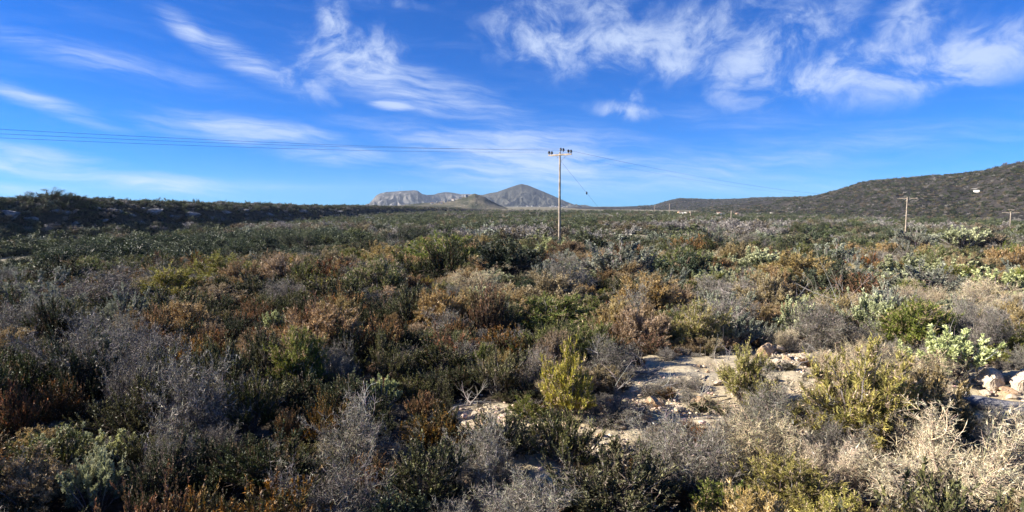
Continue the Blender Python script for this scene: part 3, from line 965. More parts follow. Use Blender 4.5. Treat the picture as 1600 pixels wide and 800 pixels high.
# ------------------------------------------------------------------ near plants: hand-placed ones first
# (pixel x, pixel y of the foot, width px, height px, kind, label)
HERO = [
    (1340, 700, 150, 155, 'yellow', 'bright yellow green broom bush between the stony clearing and the big straw bush'),
    (1166, 640, 76, 88, 'yellow', 'small upright yellow broom bush standing in the sandy clearing'),
    (886, 655, 68, 106, 'yellow', 'tall round yellow broom bush at the dark foot of the clearing'),
    (470, 612, 80, 96, 'green', 'lone rounded yellow green broom bush among the shaded heather'),
    (1092, 548, 78, 70, 'yellow', 'domed olive yellow broom bush at the upper rim of the clearing'),
    (1148, 545, 70, 52, 'silver', 'silver grey tuft dome beside the sandy clearing'),
    (1430, 552, 110, 78, 'green', 'soft green broom mound behind the pale spurge on the right'),
    (1485, 598, 118, 80, 'pale', 'big pale spurge bush above the stone block on the right'),
    (1355, 532, 72, 72, 'pale', 'upright pale spurge bush beside the soft green broom mound'),
    (1245, 530, 52, 60, 'pale', 'small pale spurge bush left of the bare twig bush'),
    (1290, 545, 90, 62, 'grey', 'bare grey twig bush above the bright yellow broom'),
    (600, 645, 50, 58, 'pale', 'small pale spurge sprig deep in the dark heather'),
    (430, 520, 34, 34, 'pale', 'tiny pale spurge sprig peeping out of the rusty heather'),
    (822, 662, 52, 32, 'green', 'tiny low green cushion bush beside the tall round broom'),
    (1460, 800, 250, 150, 'straw', 'big straw coloured dead bush with bare limbs at the lower right corner'),
    (1180, 752, 150, 98, 'straw', 'pale straw bush left of the big dead bush'),
    (1290, 785, 120, 92, 'straw', 'tangled straw bush under the bright yellow broom'),
    (1225, 815, 140, 85, 'yellow', 'yellow green broom tuft cut by the bottom edge'),
    (1085, 775, 140, 92, 'grey', 'wide grey twig bush left of the pale straw bush'),
    (965, 825, 190, 110, 'olive', 'broad olive heath bush at the bottom edge below the clearing'),
    (880, 740, 100, 80, 'olive', 'olive heath bush with tawny tips below the tall round broom'),
    (225, 690, 110, 95, 'olive', 'olive heath bush in the dark lower left beside the grey twigs'),
    (315, 694, 125, 115, 'grey', 'widest grey twig bush in the dark lower left'),
    (395, 684, 90, 90, 'olive', 'olive heath bush joined to the widest grey twig bush'),
    (95, 672, 66, 66, 'rust', 'bright orange rust heather bush near the left edge'),
    (25, 690, 70, 90, 'rust', 'orange rust heather bush cut by the left edge'),
    (55, 815, 130, 95, 'tawny', 'golden tawny bush in the lower left corner'),
    (265, 478, 90, 55, 'yellow', 'low golden broom patch on the left beside the grey twig bush'),
    (345, 452, 100, 50, 'yellow', 'golden broom patch in front of the left valley'),
    (430, 452, 70, 50, 'rust', 'rust heather bush behind the golden broom patch'),
    (330, 492, 90, 40, 'tawny', 'tawny brown bush below the golden broom patch'),
    (55, 490, 120, 55, 'silver', 'frosty silver sage mound at the left edge'),
    (165, 492, 140, 58, 'grey', 'lilac grey twig mound beside the silver sage at the left edge'),
    (800, 442, 100, 62, 'mastic', 'grey green leafy dome in the middle below the utility pole'),
    (862, 412, 80, 40, 'pale', 'pale spurge bush hiding the foot of the utility pole'),
    (888, 416, 64, 38, 'tawny', 'golden bush right at the foot of the utility pole'),
    (917, 408, 66, 44, 'mastic', 'dark leafy dome right of the utility pole foot'),
    (965, 445, 115, 60, 'silver', 'broad silver sage mound right of the utility pole'),
    (1110, 400, 66, 40, 'silver', 'silver sage dome on the skyline of the near scrub'),
    (1085, 405, 60, 36, 'rust', 'russet bush beside the silver sage dome on the near skyline'),
    (1170, 398, 60, 30, 'grey', 'lilac grey twig mound on the near skyline'),
    (1250, 455, 100, 55, 'tawny', 'tawny gold bush above the bare twigs on the right'),
    (1480, 448, 90, 40, 'pale', 'pale green spurge mound behind the soft green broom'),
    (1505, 390, 70, 34, 'pale', 'pale spurge bush on the near skyline at the right'),
    (1430, 392, 60, 32, 'silver', 'silver bush under the right hand pole'),
    (1350, 480, 90, 46, 'rust', 'rust red heather bush above the pale spurge on the right'),
    (1545, 500, 100, 60, 'straw', 'straw coloured bush on the right edge above the stone block'),
    (1440, 470, 100, 50, 'silver', 'grey silver mound behind the rust red heather'),
    (1010, 500, 90, 60, 'tawny', 'tawny gold bush in the middle above the clearing'),
    (1000, 545, 80, 60, 'tawny', 'tawny green bush at the left rim of the clearing'),
    (860, 490, 110, 60, 'tawny', 'olive tawny bush mound in the middle'),
    (860, 520, 120, 50, 'green', 'olive green broom mound in front of the tawny mound'),
    (760, 535, 60, 80, 'rust', 'tall rust heather clump in the middle'),
    (780, 620, 90, 70, 'olive', 'olive bush with tall dry stalks left of the tall round broom'),
    (690, 590, 90, 55, 'olive', 'olive bush beyond the small pale spurge sprig'),
    (590, 470, 80, 60, 'green', 'green broom clump among rust heather behind the dark hollow'),
    (690, 425, 110, 50, 'green', 'olive green broom mound in front of the mid valley trees'),
    (740, 470, 90, 45, 'straw', 'dry straw coloured cushion in the middle'),
    (660, 660, 40, 46, 'rust', 'small bright rust heather clump by the small stones'),
    (455, 700, 50, 56, 'rust', 'small rust heather clump in the dark lower left'),
    (665, 790, 120, 90, 'olive', 'sparse olive bush with grey twigs at the bottom edge'),
    (760, 765, 100, 90, 'grey', 'grey twig bush above the bottom edge left of the olive heath'),
    (560, 740, 110, 90, 'grey', 'grey stick bush in the lower middle'),
    (955, 668, 84, 38, 'grey', 'grey brushwood bush at the left edge of the clearing'),
    (960, 590, 80, 50, 'grey', 'brown grey twig mound left of the clearing'),
    (1160, 480, 80, 40, 'grey', 'heap of grey dead twigs behind the silver tuft dome'),
    (1120, 470, 60, 36, 'grey', 'grey dead twig mound behind the domed broom'),
    (1560, 472, 90, 50, 'pale', 'pale spurge mound at the right edge above the straw bush'),
    (1395, 470, 80, 44, 'pale', 'pale spurge mound left of the grey silver mound'),
    (1300, 430, 90, 44, 'silver', 'silver sage mound right of the tawny gold bush'),
    (1190, 432, 80, 42, 'pale', 'pale spurge mound behind the dead wood heap'),
    (1070, 440, 90, 48, 'green', 'fresh green broom mound right of the broad silver sage'),
    (1040, 470, 70, 40, 'silver', 'small silver sage mound behind the tawny gold bush'),
    (1590, 560, 60, 50, 'green', 'green broom bush cut by the right edge'),
    (1075, 612, 44, 18, 'grey', 'tiny grey twig cushion on the open sand'),
    (1540, 560, 80, 70, 'grey', 'grey leafless bush behind the stone block'),
    (1575, 760, 110, 70, 'grey', 'shaded grey twig bush at the right edge'),
]
placed = []          # x, y, radius


def face_angle():
    return float(RNG.uniform(0, 2 * math.pi))


def add_bush(kind, x, y, wid, hei, label, group, variant=None, z=None):
    v = int(RNG.integers(0, 3)) if variant is None else variant
    nm, lab, grp = KINDS[kind]
    root = link(nm, None)
    hh = {'rust': 0.78, 'olive': 0.78, 'dark': 0.78, 'grey': 0.68, 'straw': 0.68, 'yellow': 0.84, 'green': 0.84, 'tawny': 0.84, 'pale': 0.72, 'silver': 0.7, 'mastic': 0.72}[kind]
    root.location = (x, y, float(G(x, y)) - 0.02 if z is None else z)
    root.rotation_euler = (0, 0, face_angle())
    s = wid / 1.08
    root.scale = (s, s, hei / hh)
    root.empty_display_size = 0.1
    b, f = PROTO[kind, v]
    link('branches', b, root)
    link('foliage', f, root)
    tag(root, label, 'bush', group)
    placed.append((x, y, wid / 2))
    return root


for px, py, wpx, hpx, kd, lab in HERO:
    if lab is None: continue
    x, y = at(px, py)
    dep = math.hypot(y * math.cos(PITCH), 0) + 0.0
    add_bush(kd, x, y, wpx / FPX * dep * 1.22, hpx / FPX * dep * 1.08, lab, None, 3 if lab.startswith('big straw') else None)

# ------------------------------------------------------------------ near plants: the rest of the scrub, plant by plant
# mix of kinds by place: (px, py) regions of the photograph
REG = [
    # x0, x1, y0, y1, weights
    (-600, 640, 560, 2000, dict(rust=.20, olive=.30, dark=.26, grey=.13, mastic=.04, tawny=.04, pale=.03)),
    (640, 900, 600, 2000, dict(olive=.38, grey=.22, dark=.20, rust=.08, straw=.05, pale=.03, tawny=.04)),
    (900, 1250, 620, 2000, dict(olive=.28, grey=.30, dark=.14, straw=.16, green=.06, tawny=.06)),
    (1250, 2300, 620, 2000, dict(straw=.46, grey=.24, tawny=.10, yellow=.10, olive=.10)),
    (-600, 220, 470, 560, dict(grey=.22, silver=.14, dark=.20, olive=.22, rust=.12, tawny=.10)),
    (-600, 220, 300, 470, dict(dark=.30, olive=.26, rust=.12, grey=.18, green=.08, silver=.06)),
    (220, 700, 470, 560, dict(rust=.36, olive=.22, dark=.16, grey=.10, tawny=.10, green=.06)),
    (220, 700, 300, 470, dict(rust=.24, tawny=.14, yellow=.14, olive=.20, grey=.12, dark=.10, green=.06)),
    (700, 1000, 480, 620, dict(rust=.20, tawny=.18, olive=.20, grey=.22, green=.10, dark=.10)),
    (700, 1000, 300, 480, dict(silver=.16, mastic=.16, tawny=.22, pale=.10, grey=.10, olive=.14, green=.06, rust=.06)),
    (1000, 2300, 480, 620, dict(grey=.20, straw=.18, tawny=.22, pale=.12, rust=.08, silver=.10, green=.10)),
    (1000, 2300, 300, 480, dict(silver=.18, pale=.16, grey=.10, tawny=.22, rust=.08, mastic=.12, green=.10, straw=.04)),
]


recent = {}


def kind_at(px, py, rng, x=None, y=None):
    for x0, x1, y0, y1, wts in REG:
        if x0 <= px < x1 and y0 <= py < y1:
            ks = list(wts); p = np.array([wts[k] for k in ks]); p /= p.sum()
            if x is not None and rng.uniform() < 0.5:
                best = None
                for (a, b, kk) in recent.get((int(x // 2), int(y // 2)), ()):
                    if kk in wts and (a - x) ** 2 + (b - y) ** 2 < 2.2: best = kk
                if best: return best
            return ks[int(rng.choice(len(ks), p=p))]
    return 'olive'


def project(x, y, z):
    v = np.array([x, y, z - CAMZ])
    c, s = math.cos(PITCH), math.sin(PITCH)
    yy = v[1] * c - v[2] * s
    zz = v[1] * s + v[2] * c
    return 800 + FPX * v[0] / yy, 400 - FPX * zz / yy


def blocked(x, y):
    """Bare ground that the photograph leaves open, and the strip in front that would hide it."""
    for cx, cy, a, b, s in CLEARW:
        if s < 0.7: 
            if ((x - cx) / a) ** 2 + ((y - cy) / b) ** 2 < 0.5: return True
            continue
        yy = y - cy
        b2 = b if yy > 0 else b + 0.75
        if ((x - cx) / a) ** 2 + (yy / b2) ** 2 < 0.9:
            return True
    return False


HBOX = [(px, py, wp / 2, hp, at(px, py)[1]) for px, py, wp, hp, kd, lab in HERO if lab and py > 500]
rng = np.random.default_rng(42)
NEARLIM = 17.5
cells = {}


def near_ok(x, y, r, fac):
    cx, cy = int(x // 2), int(y // 2)
    for i in (-2, -1, 0, 1, 2):
        for j in (-2, -1, 0, 1, 2):
            for (a, b, q) in cells.get((cx + i, cy + j), ()):
                if (a - x) ** 2 + (b - y) ** 2 < (fac * (q + r)) ** 2:
                    return False
    return True


def put_cell(x, y, r):
    cells.setdefault((int(x // 2), int(y // 2)), []).append((x, y, r))


for (x, y, r) in placed:
    put_cell(x, y, r)
fill = []
far_fill = []
for trial in range(60000):
    y = math.sqrt(rng.uniform(4.6 ** 2, 58.0 ** 2))
    x = rng.uniform(-1.0, 1.0) * (0.88 * y + 1.5)
    if y > 30 and rng.uniform() < 0.2: continue
    r = float(np.clip(rng.lognormal(math.log(0.46), 0.38), 0.22, 0.95))
    r *= 1 + 0.6 * float(sstep(17, 34, y))
    if y < NEARLIM and blocked(x, y): continue
    if not near_ok(x, y, r, 0.58): continue
    px, py = project(x, y, float(G(x, y, False)))
    kd = kind_at(px, py - 15, rng, x, y)
    recent.setdefault((int(x // 2), int(y // 2)), []).append((x, y, kd))
    h = r * 2 * rng.uniform(0.5, 1.08)
    h = min(h, 1.15 if y < 18 else 1.25)
    lim = h
    for hx, hy, hw, hh_, hd in HBOX:
        if y < hd + 0.1 and abs(px - hx) < (r / y * FPX + hw) * 0.75:
            gzv = float(G(x, y, False))
            lim = min(lim, max(0.0, CAMZ + float(ray(hx, hy - 0.28 * hh_)[2] / ray(hx, hy - 0.28 * hh_)[1]) * y - gzv))
    if lim < 0.14: continue
    if lim < h:
        r = min(r, max(lim * 0.9, 0.16)); h = lim
    put_cell(x, y, r)
    pt = project(x, y, float(G(x, y, False)) + h)[1]
    if y < NEARLIM and -30 < px < 1630 and pt < 790:
        fill.append((kd, x, y, r * 2, h, px, py))
    else:
        far_fill.append((kd, x, y, r * 2, h, px))
print('near plants', len(placed) + len(fill), 'scrub plants', len(far_fill))

ORD = ['leftmost', 'second', 'third', 'fourth', 'fifth', 'sixth', 'seventh', 'eighth', 'ninth', 'tenth', 'eleventh', 'twelfth', 'thirteenth', 'fourteenth',
       'fifteenth', 'sixteenth', 'seventeenth', 'eighteenth', 'nineteenth', 'twentieth', 'twenty-first', 'twenty-second', 'twenty-third', 'twenty-fourth', 'twenty-fifth', 'twenty-sixth',
       'twenty-seventh', 'twenty-eighth', 'twenty-ninth', 'thirtieth', 'thirty-first', 'thirty-second']
STRIPS = [(760, 5000, 'along the bottom edge'), (690, 760, 'just above the bottom edge'), (640, 690, 'just below clearing level'),
          (590, 640, 'level with the clearing'), (550, 590, 'at the clearing rim'), (525, 550, 'just behind the clearing'), (0, 525, 'a few rows behind the clearing')]
SHORT = {'rust': 'rust brown heather bush', 'olive': 'dull olive heath bush', 'dark': 'dark green heath bush', 'grey': 'leafless grey bush', 'straw': 'straw dead bush',
         'yellow': 'yellow broom bush', 'green': 'green broom bush', 'tawny': 'tawny broom bush', 'pale': 'pale spurge bush', 'silver': 'silver sage bush', 'mastic': 'dark mastic bush'}
bins = {}
for f in fill:
    k = next(i for i, s in enumerate(STRIPS) if s[0] <= f[6] < s[1])
    q = 0 if f[5] < 480 else (1 if f[5] < 1040 else 2)
    bins.setdefault((f[0], k, q), []).append(f)
print('bins', len(fill), {k: len(v) for k, v in bins.items() if len(v) > 12})
for (kd, k, q), lst in bins.items():
    lst.sort(key=lambda f: f[5])
    where = STRIPS[k][2] + (', left third', ', middle third', ', right third')[q]
    for n, f in enumerate(lst):
        lab = ('%s %s from the left %s' if n else '%s %s %s') % (ORD[n], SHORT[kd], where) if len(lst) > 1 else 'only %s %s' % (SHORT[kd], where)
        add_bush(kd, f[1], f[2], f[3], f[4], lab, KINDS[kd][2])

# farther rows of the same scrub: one mass
ff = far_fill
fx = np.array([f[1] for f in ff]); fy = np.array([f[2] for f in ff])
scatter('scrub', proto_col, fx, fy, G(fx, fy) - 0.02, np.array([f[3] for f in ff]) * 0.95 * np.where(fy > 40, 0.8, 1.0), [PIDX[f[0], int(rng.integers(0, 3))] for f in ff],
        'mixed heather, broom and sage scrub covering the near slope', rng, 0.85)
# dry tufts and seedlings between the bushes
n = 5200
y = np.sqrt(rng.uniform(4.5 ** 2, 24.0 ** 2, n)); x = rng.uniform(-1, 1, n) * (0.88 * y + 1)
keep = (sandiness(x, y) < rng.uniform(0.12, 0.85, n))
x, y = x[keep], y[keep]
ks = [('grey', 'grey', 'grey', 'olive', 'dark', 'straw', 'rust')[int(i)] for i in rng.integers(0, 7, len(x))]
scatter('undergrowth', proto_col, x, y, G(x, y) - 0.01, rng.uniform(0.16, 0.42, len(x)), [PIDX[k, int(rng.integers(0, 3))] for k in ks],
        'low dry undergrowth between the bushes', rng, 0.8)

# the slope below the near crest
n = 3800
d = np.sqrt(rng.uniform(52.0 ** 2, 120.0 ** 2, n)); az = rng.uniform(-0.8, 0.8, n)
x, y = d * np.sin(az), d * np.cos(az)
kp = fbm(x / 12, y / 12, 83, 3) > -0.35
x, y = x[kp], y[kp]
ks = [('mastic', 'dark', 'olive', 'silver', 'tawny', 'green', 'grey', 'mastic', 'dark', 'olive')[int(i)] for i in rng.integers(0, 10, len(x))]
scatter('hollow_scrub', proto_col, x, y, G(x, y) - 0.03, np.clip(rng.lognormal(0.42, 0.38, len(x)), 0.7, 3.0), [PIDX[k, int(rng.integers(0, 3))] for k in ks], 'dark green scrub in the hollow beyond the near crest', rng, 0.85)

# far plain
n = 50000
u = rng.uniform(0, 1, n)
d = 105.0 * (1000.0 / 105.0) ** (u ** 0.85)
az = rng.uniform(-0.80, 0.82, n)
x, y = d * np.sin(az), d * np.cos(az)
dens = fbm(x / 38, y / 38, 77, 3) + 0.8 * fbm(x / 9, y / 9, 78, 2)
rightside = sstep(0.25, 0.6, az) * sstep(120, 200, d)
keep = (dens > 0.05 - 0.20 * rightside) 
bx_ = np.zeros(n)
ppx = 800 + FPX * x / y
ppy = HORIZON + FPX * (CAMZ - G(x, y, False)) / y
for px, py, rx, ry in FARP:
    bx_ = np.maximum(bx_, np.exp(-(((ppx - px) / rx) ** 2 + ((ppy - py) / ry) ** 2)))
keep &= bx_ < 0.35
# not inside the ridge or hills
rp = ridge.P
foot = np.interp(az, rp[:, 0], rp[:, 3], right=5000); keep &= d < foot + 4
foot = np.interp(az, right_hill.P[:, 0], right_hill.P[:, 3], left=5000); keep &= d < foot + 10
x, y, d, az, dens = x[keep], y[keep], d[keep], az[keep], dens[keep]
S = 2.15 * rng.lognormal(0.42, 0.5, len(x)) * (0.85 + 0.5 * sstep(60, 400, d)) * (1 + 0.25 * np.clip(dens, -1, 1.2))
S *= 1 - 0.45 * sstep(0.2, 0.6, az) * sstep(100, 200, d)
patch = fbm(x / 70, y / 70, 61, 3) * 1.4 + rng.normal(0, 0.28, len(x))
rank = np.argsort(np.argsort(patch)) / len(x)
seq = np.array([4, 0, 1, 5, 2, 3]); cum = np.array([.16, .46, .70, .76, .90, 1.01])
pick = seq[np.searchsorted(cum, rank)] * 2 + rng.integers(0, 2, len(x))
scatter('distant_scrub', far_col, x, y, G(x, y) - 0.05, np.clip(S * (0.62 + 0.38 * sstep(100, 300, d)), 0.5, 6.0), pick, 'grey green scrub spread over the plain to the hills', rng, 0.78)

# scrub on the ridge and on the right hill
n = 9000
az = rng.uniform(ridge.az0 * 0.75, ridge.P[-2, 0], n); tt = rng.uniform(0, 1.25, n)
x, y, z = ridge.pos(az, tt)
rk = rng.uniform(size=n) > 0.8 * np.exp(-((tt - 0.58) / 0.12) ** 2)
x, y, z, tt = x[rk], y[rk], z[rk], tt[rk]
S = rng.lognormal(0.2, 0.5, len(x)) * np.where(tt > 0.95, 0.85, 1.0) * (1 + np.hypot(x, y) / 900)
scatter('ridge_scrub', far_col, x, y, z - 0.1, np.clip(S, 0.5, 3.4), rng.choice(6, len(x), p=[.3, .2, .12, .12, .2, .06]) * 2 + rng.integers(0, 2, len(x)), 'dark scrub covering the shaded escarpment', rng, 0.8)
n = 15000
az = rng.uniform(right_hill.az0, 0.85, n); tt = rng.uniform(0, 1.1, n)
x, y, z = right_hill.pos(az, tt)
kp = fbm(x / 60, y / 60, 91, 3) > -0.5
x, y, z = x[kp], y[kp], z[kp]
az2 = rng.uniform(low_hill.az0 + 0.12, low_hill.P[-2, 0], 6000); t2 = rng.uniform(0, 1.05, 6000)
x2, y2, z2 = low_hill.pos(az2, t2)
x, y, z = np.concatenate([x, x2]), np.concatenate([y, y2]), np.concatenate([z, z2])
scatter('hill_scrub', far_col, x, y, z - 0.1, np.clip(rng.lognormal(0.75, 0.45, len(x)), 1, 5.5), rng.choice(6, len(x), p=[.1, 0, .22, .08, .6, 0]) * 2 + rng.integers(0, 2, len(x)), 'dark low scrub on the hill at the right', rng, 0.75)
# ------------------------------------------------------------------ trees of the middle distance
def tree_wood(seed):
    rng = np.random.default_rng(seed)
    B = MB()
    S = stems(rng, 9, 0.42, 0.5, 1.2, lift=0.1, k=5)
    B.tubes(S, 0.035, 0.008, (0.09, 0.075, 0.06), 5)
    C2 = children(rng, S, 40, 0.18, 0.4, 1.0, 0.6, 0.7, 0.4, 0.2, 3)
    B.tubes(C2, 0.008, 0.003, (0.09, 0.075, 0.06))
    return B.mesh('trunk', [M_WOOD])


tree_trunks = [tree_wood(960 + v) for v in range(3)]
TREES = [(470, 396, 72, 38), (405, 388, 44, 26), (372, 404, 74, 30), (525, 382, 44, 20), (578, 390, 52, 22), (622, 388, 62, 32), (652, 384, 48, 34), (705, 374, 60, 24),
         (742, 378, 40, 18), (430, 374, 36, 20), (112, 408, 84, 26), (245, 402, 66, 22), (60, 380, 60, 20), (150, 376, 50, 18), (300, 372, 50, 18), (545, 357, 24, 12), (590, 364, 30, 14),
         (880, 358, 28, 12), (962, 356, 34, 14), (1022, 348, 18, 10), (790, 350, 28, 12), (690, 352, 24, 10), (1160, 354, 22, 10), (1190, 352, 26, 11), (1340, 362, 60, 16), (1280, 364, 50, 16),
         (1240, 366, 40, 16), (500, 366, 34, 14), (330, 388, 44, 20), (190, 388, 50, 20), (840, 366, 26, 11), (920, 368, 30, 12)]
order = sorted(range(len(TREES)), key=lambda i: TREES[i][0])
for n, i in enumerate(order):
    px, py, wp, hp = TREES[i]
    x, y = at(px, py)
    s = wp / FPX * y
    root = link('mastic_tree', None, None, (x, y, float(G(x, y)) - 0.1), face_angle(), (s, s, hp / FPX * y / 0.62))
    v = i % 3
    link('trunk', tree_trunks[v], root)
    link('crown', tree_protos[v], root)
    nxt = {372: 'olive yellow leafy tree shrub in the left valley before the track', 470: 'largest dark leafy tree shrub in the left valley',
           652: 'tall dark tree shrub beside the widest dark tree in the mid valley', 622: 'wide dark tree shrub in the mid valley',
           705: 'wide black green shrub clump left of the utility pole'}.get(px)
    tag(root, nxt or '%s dark tree shrub from the left on the plain' % ORD[n] if n else 'leftmost dark tree shrub on the plain', 'tree', 'dark tree shrubs on the plain')

RT = [(15, 22, 9), (38, 26, 10), (74, 52, 15), (92, 36, 12), (118, 30, 11), (215, 12, 7), (245, 24, 8), (270, 12, 6), (308, 13, 9), (160, 30, 8), (345, 14, 6), (410, 16, 6), (452, 14, 5)]
for n, (px, wp, hp) in enumerate(sorted(RT)):
    a_, _e = azel(px, 312)
    x, y, z = [float(q) for q in ridge.pos(a_, 0.93)]
    s = wp / FPX * y * 1.1
    root = link('mastic_tree', None, None, (x, y, z - 0.3), face_angle(), (s, s, hp / FPX * y / 0.55))
    link('trunk', tree_trunks[n % 3], root)
    link('crown', tree_protos[n % 3], root)
    tag(root, ('leftmost domed tree on the crest of the shaded ridge' if n == 0 else ORD[n] + ' domed tree from the left on the crest of the shaded ridge'), 'tree', 'domed trees on the ridge crest')


# ------------------------------------------------------------------ utility poles and wires
def part_mesh(name, fn, mat, parent, smooth=False):
    B = MB(); fn(B)
    return link(name, B.mesh(name, [mat], smooth), parent)


def pole(label, base, top_z, arm_dir, arm_len, detail=True, r=0.115, double=True, second=False, ins=True, name='utility_pole'):
    bx, by, bz = base
    H = top_z - bz
    root = link(name, None, None, base)
    tag(root, label, 'utility pole', 'wooden utility poles')
    def shaft(B):
        V, F = lathe([(0.001, 0), (r * 1.15, 0), (r * 1.1, H * 0.3), (r * 0.9, H * 0.7), (r * 0.72, H - 0.02), (r * 0.66, H), (0.001, H + 0.02)], 14)
        B.add(V, F, (1, 1, 1))
    part_mesh('shaft', shaft, M_POLE, root, True)
    ax = np.array([arm_dir[0], arm_dir[1], 0.0]); ax /= np.linalg.norm(ax)
    nx = np.array([-ax[1], ax[0], 0.0])
    rot = np.stack([ax, nx, np.array([0, 0, 1.0])], 1)
    za = H - 0.28
    offs = (-0.17, 0.17) if double else (0.17,)
    for o in offs:
        arm = part_mesh('crossarm', lambda B: B.box(nx * o + [0, 0, za], (arm_len, 0.09, 0.13), (1, 1, 1), 0, rot), M_POLE, root)
    for sgn in (-1, 1):
        def brace(B):
            P = np.array([[ax * sgn * arm_len * 0.27 + nx * 0.225 + [0, 0, za], nx * 0.18 + np.array([0, 0, za - 0.65])]])
            B.tubes(P, 0.022, 0.022, (1, 1, 1), 6)
        part_mesh('brace', brace, M_STEEL, root)
    pts = []
    V, F = lathe([(0.001, 0), (0.035, 0), (0.035, 0.10), (0.13, 0.11), (0.145, 0.16), (0.09, 0.20), (0.12, 0.24), (0.10, 0.30), (0.055, 0.36), (0.001, 0.37)], 12)
    for k in (-0.46, 0.10, 0.46) if ins else ():
        p = ax * k * arm_len + np.array([0, 0, za + 0.065 + (0.22 if abs(k) < 0.2 else 0.0)])
        for o in offs:
            def insl(B, o=o):
                B.add(V * 1.05 + p + nx * o * 1.25, F, (1, 1, 1))
            part_mesh('insulator', insl, M_INSUL, root, True)
        pts.append(np.array([bx, by, bz]) + p + [0, 0, 0.3])
        if abs(k) < 0.2:
            part_mesh('pin', lambda B: B.tubes(np.array([[[*(p[:2]), za], [*(p[:2]), p[2] + 0.05]]]), 0.03, 0.03, (1, 1, 1), 6), M_STEEL, root)
    if second:
        for sgn in (-1, 1):
            part_mesh('horn', lambda B: B.tubes(np.array([[ax * 0.0 + [0, 0, H - 0.05], ax * sgn * 0.7 + np.array([0, 0, H + 0.75])]]), 0.05, 0.045, (1, 1, 1), 6), M_POLE, root)
        part_mesh('crossarm', lambda B: B.box(np.array([0, 0, H + 0.78]), (1.9, 0.09, 0.11), (1, 1, 1), 0, rot), M_POLE, root)
    return root, pts


P1 = (4.9, 63.0); P2 = (96.8, 150.0); P3 = (179.5, 220.0); P0 = (-87.0, -24.0)


def topz(px, py, y):
    v = ray(px, py)
    return CAMZ + v[2] / v[1] * y


def xat(px, y):
    return (px - 800) / FPX * y * (math.cos(PITCH) + 0.0)


g1 = float(G(*P1)); 
adir = (0.72, -0.69)
p1, w1 = pole('tall pale utility pole with dark paired insulators rising above the near scrub', (*P1, g1 - 0.05), topz(872, 243, P1[1]) + 0.35, adir, 2.75)
p2, w2 = pole('bare T shaped utility pole in the right middle distance', (*P2, float(G(*P2)) - 0.05), topz(1415, 308, P2[1]), (0.80, -0.6), 4.2, double=False, r=0.16)
p3, w3 = pole('far utility pole with a forked top at the right edge', (*P3, float(G(*P3)) - 0.05), topz(1578, 331, P3[1]), (0.80, -0.6), 5.0, double=False, r=0.2, second=True)
for px, yt, dd, lab in ((1143, 329, 250, 'small distant utility pole nearest the pale skyline bushes'), (1079.5, 330, 400, 'smaller distant utility pole left of the white houses'),
                        (1046, 318, 640, 'tiny utility pole crossing the foot of the low hill'), (1023, 320, 800, 'tiniest utility pole at the left end of the low hill')):
    x = xat(px, dd)
    pole(lab, (x, dd, float(G(x, dd)) - 0.1), topz(px, yt, dd), (0.95, -0.3), 2.6, double=False, r=0.16 + dd / 4000, ins=dd < 300)


def wire(a, b, sag, label, r=0.008):
    t = np.linspace(0, 1, 60)[:, None]
    P = np.asarray(a) * (1 - t) + np.asarray(b) * t
    P[:, 2] -= sag * 4 * (t * (1 - t))[:, 0]
    B = MB(); B.tubes(P[None], r, r, (1, 1, 1), 5)
    o = link('power_line', B.mesh('power_line', [M_WIRE], True))
    tag(o, label, 'power line', 'overhead power lines')


w0 = [p + np.array([P0[0] - P1[0], P0[1] - P1[1], 0.2]) for p in w1]
nms = ('far side', 'middle', 'near side')
for k in range(3):
    wire(w1[k], w0[k], (2.15, 2.3, 1.9)[k], '%s overhead wire running left from the tall utility pole' % nms[k])
    wire(w1[k], w2[k], 1.8, '%s overhead wire sloping right from the tall utility pole' % nms[k], .0055)
    wire(w2[k], w3[k], 2.0, '%s overhead wire between the two far right poles' % nms[k], .0055)
# stay wire of the tall pole
sx, sy = 15.5, 74.0
top = np.array([P1[0], P1[1], w1[0][2] - 0.9]); bot = np.array([sx, sy, float(G(sx, sy))])
stay = link('stay_wire', None, None, tuple(bot))
tag(stay, 'thin slanting stay wire with a dark strain insulator behind the tall pole', 'stay wire')
part_mesh('cable', lambda B: B.tubes(np.array([[top - bot, [0, 0, 0]]]), 0.009, 0.009, (1, 1, 1), 5), M_WIRE, stay)
mid = top * 0.70 + bot * 0.30
V, F = lathe([(0.001, -0.28), (0.07, -0.2), (0.13, -0.05), (0.13, 0.05), (0.07, 0.2), (0.001, 0.28)], 10)
part_mesh('strain_insulator', lambda B: B.add(V * .7 + (mid - bot), F, (1, 1, 1)), M_INSUL, stay, True)


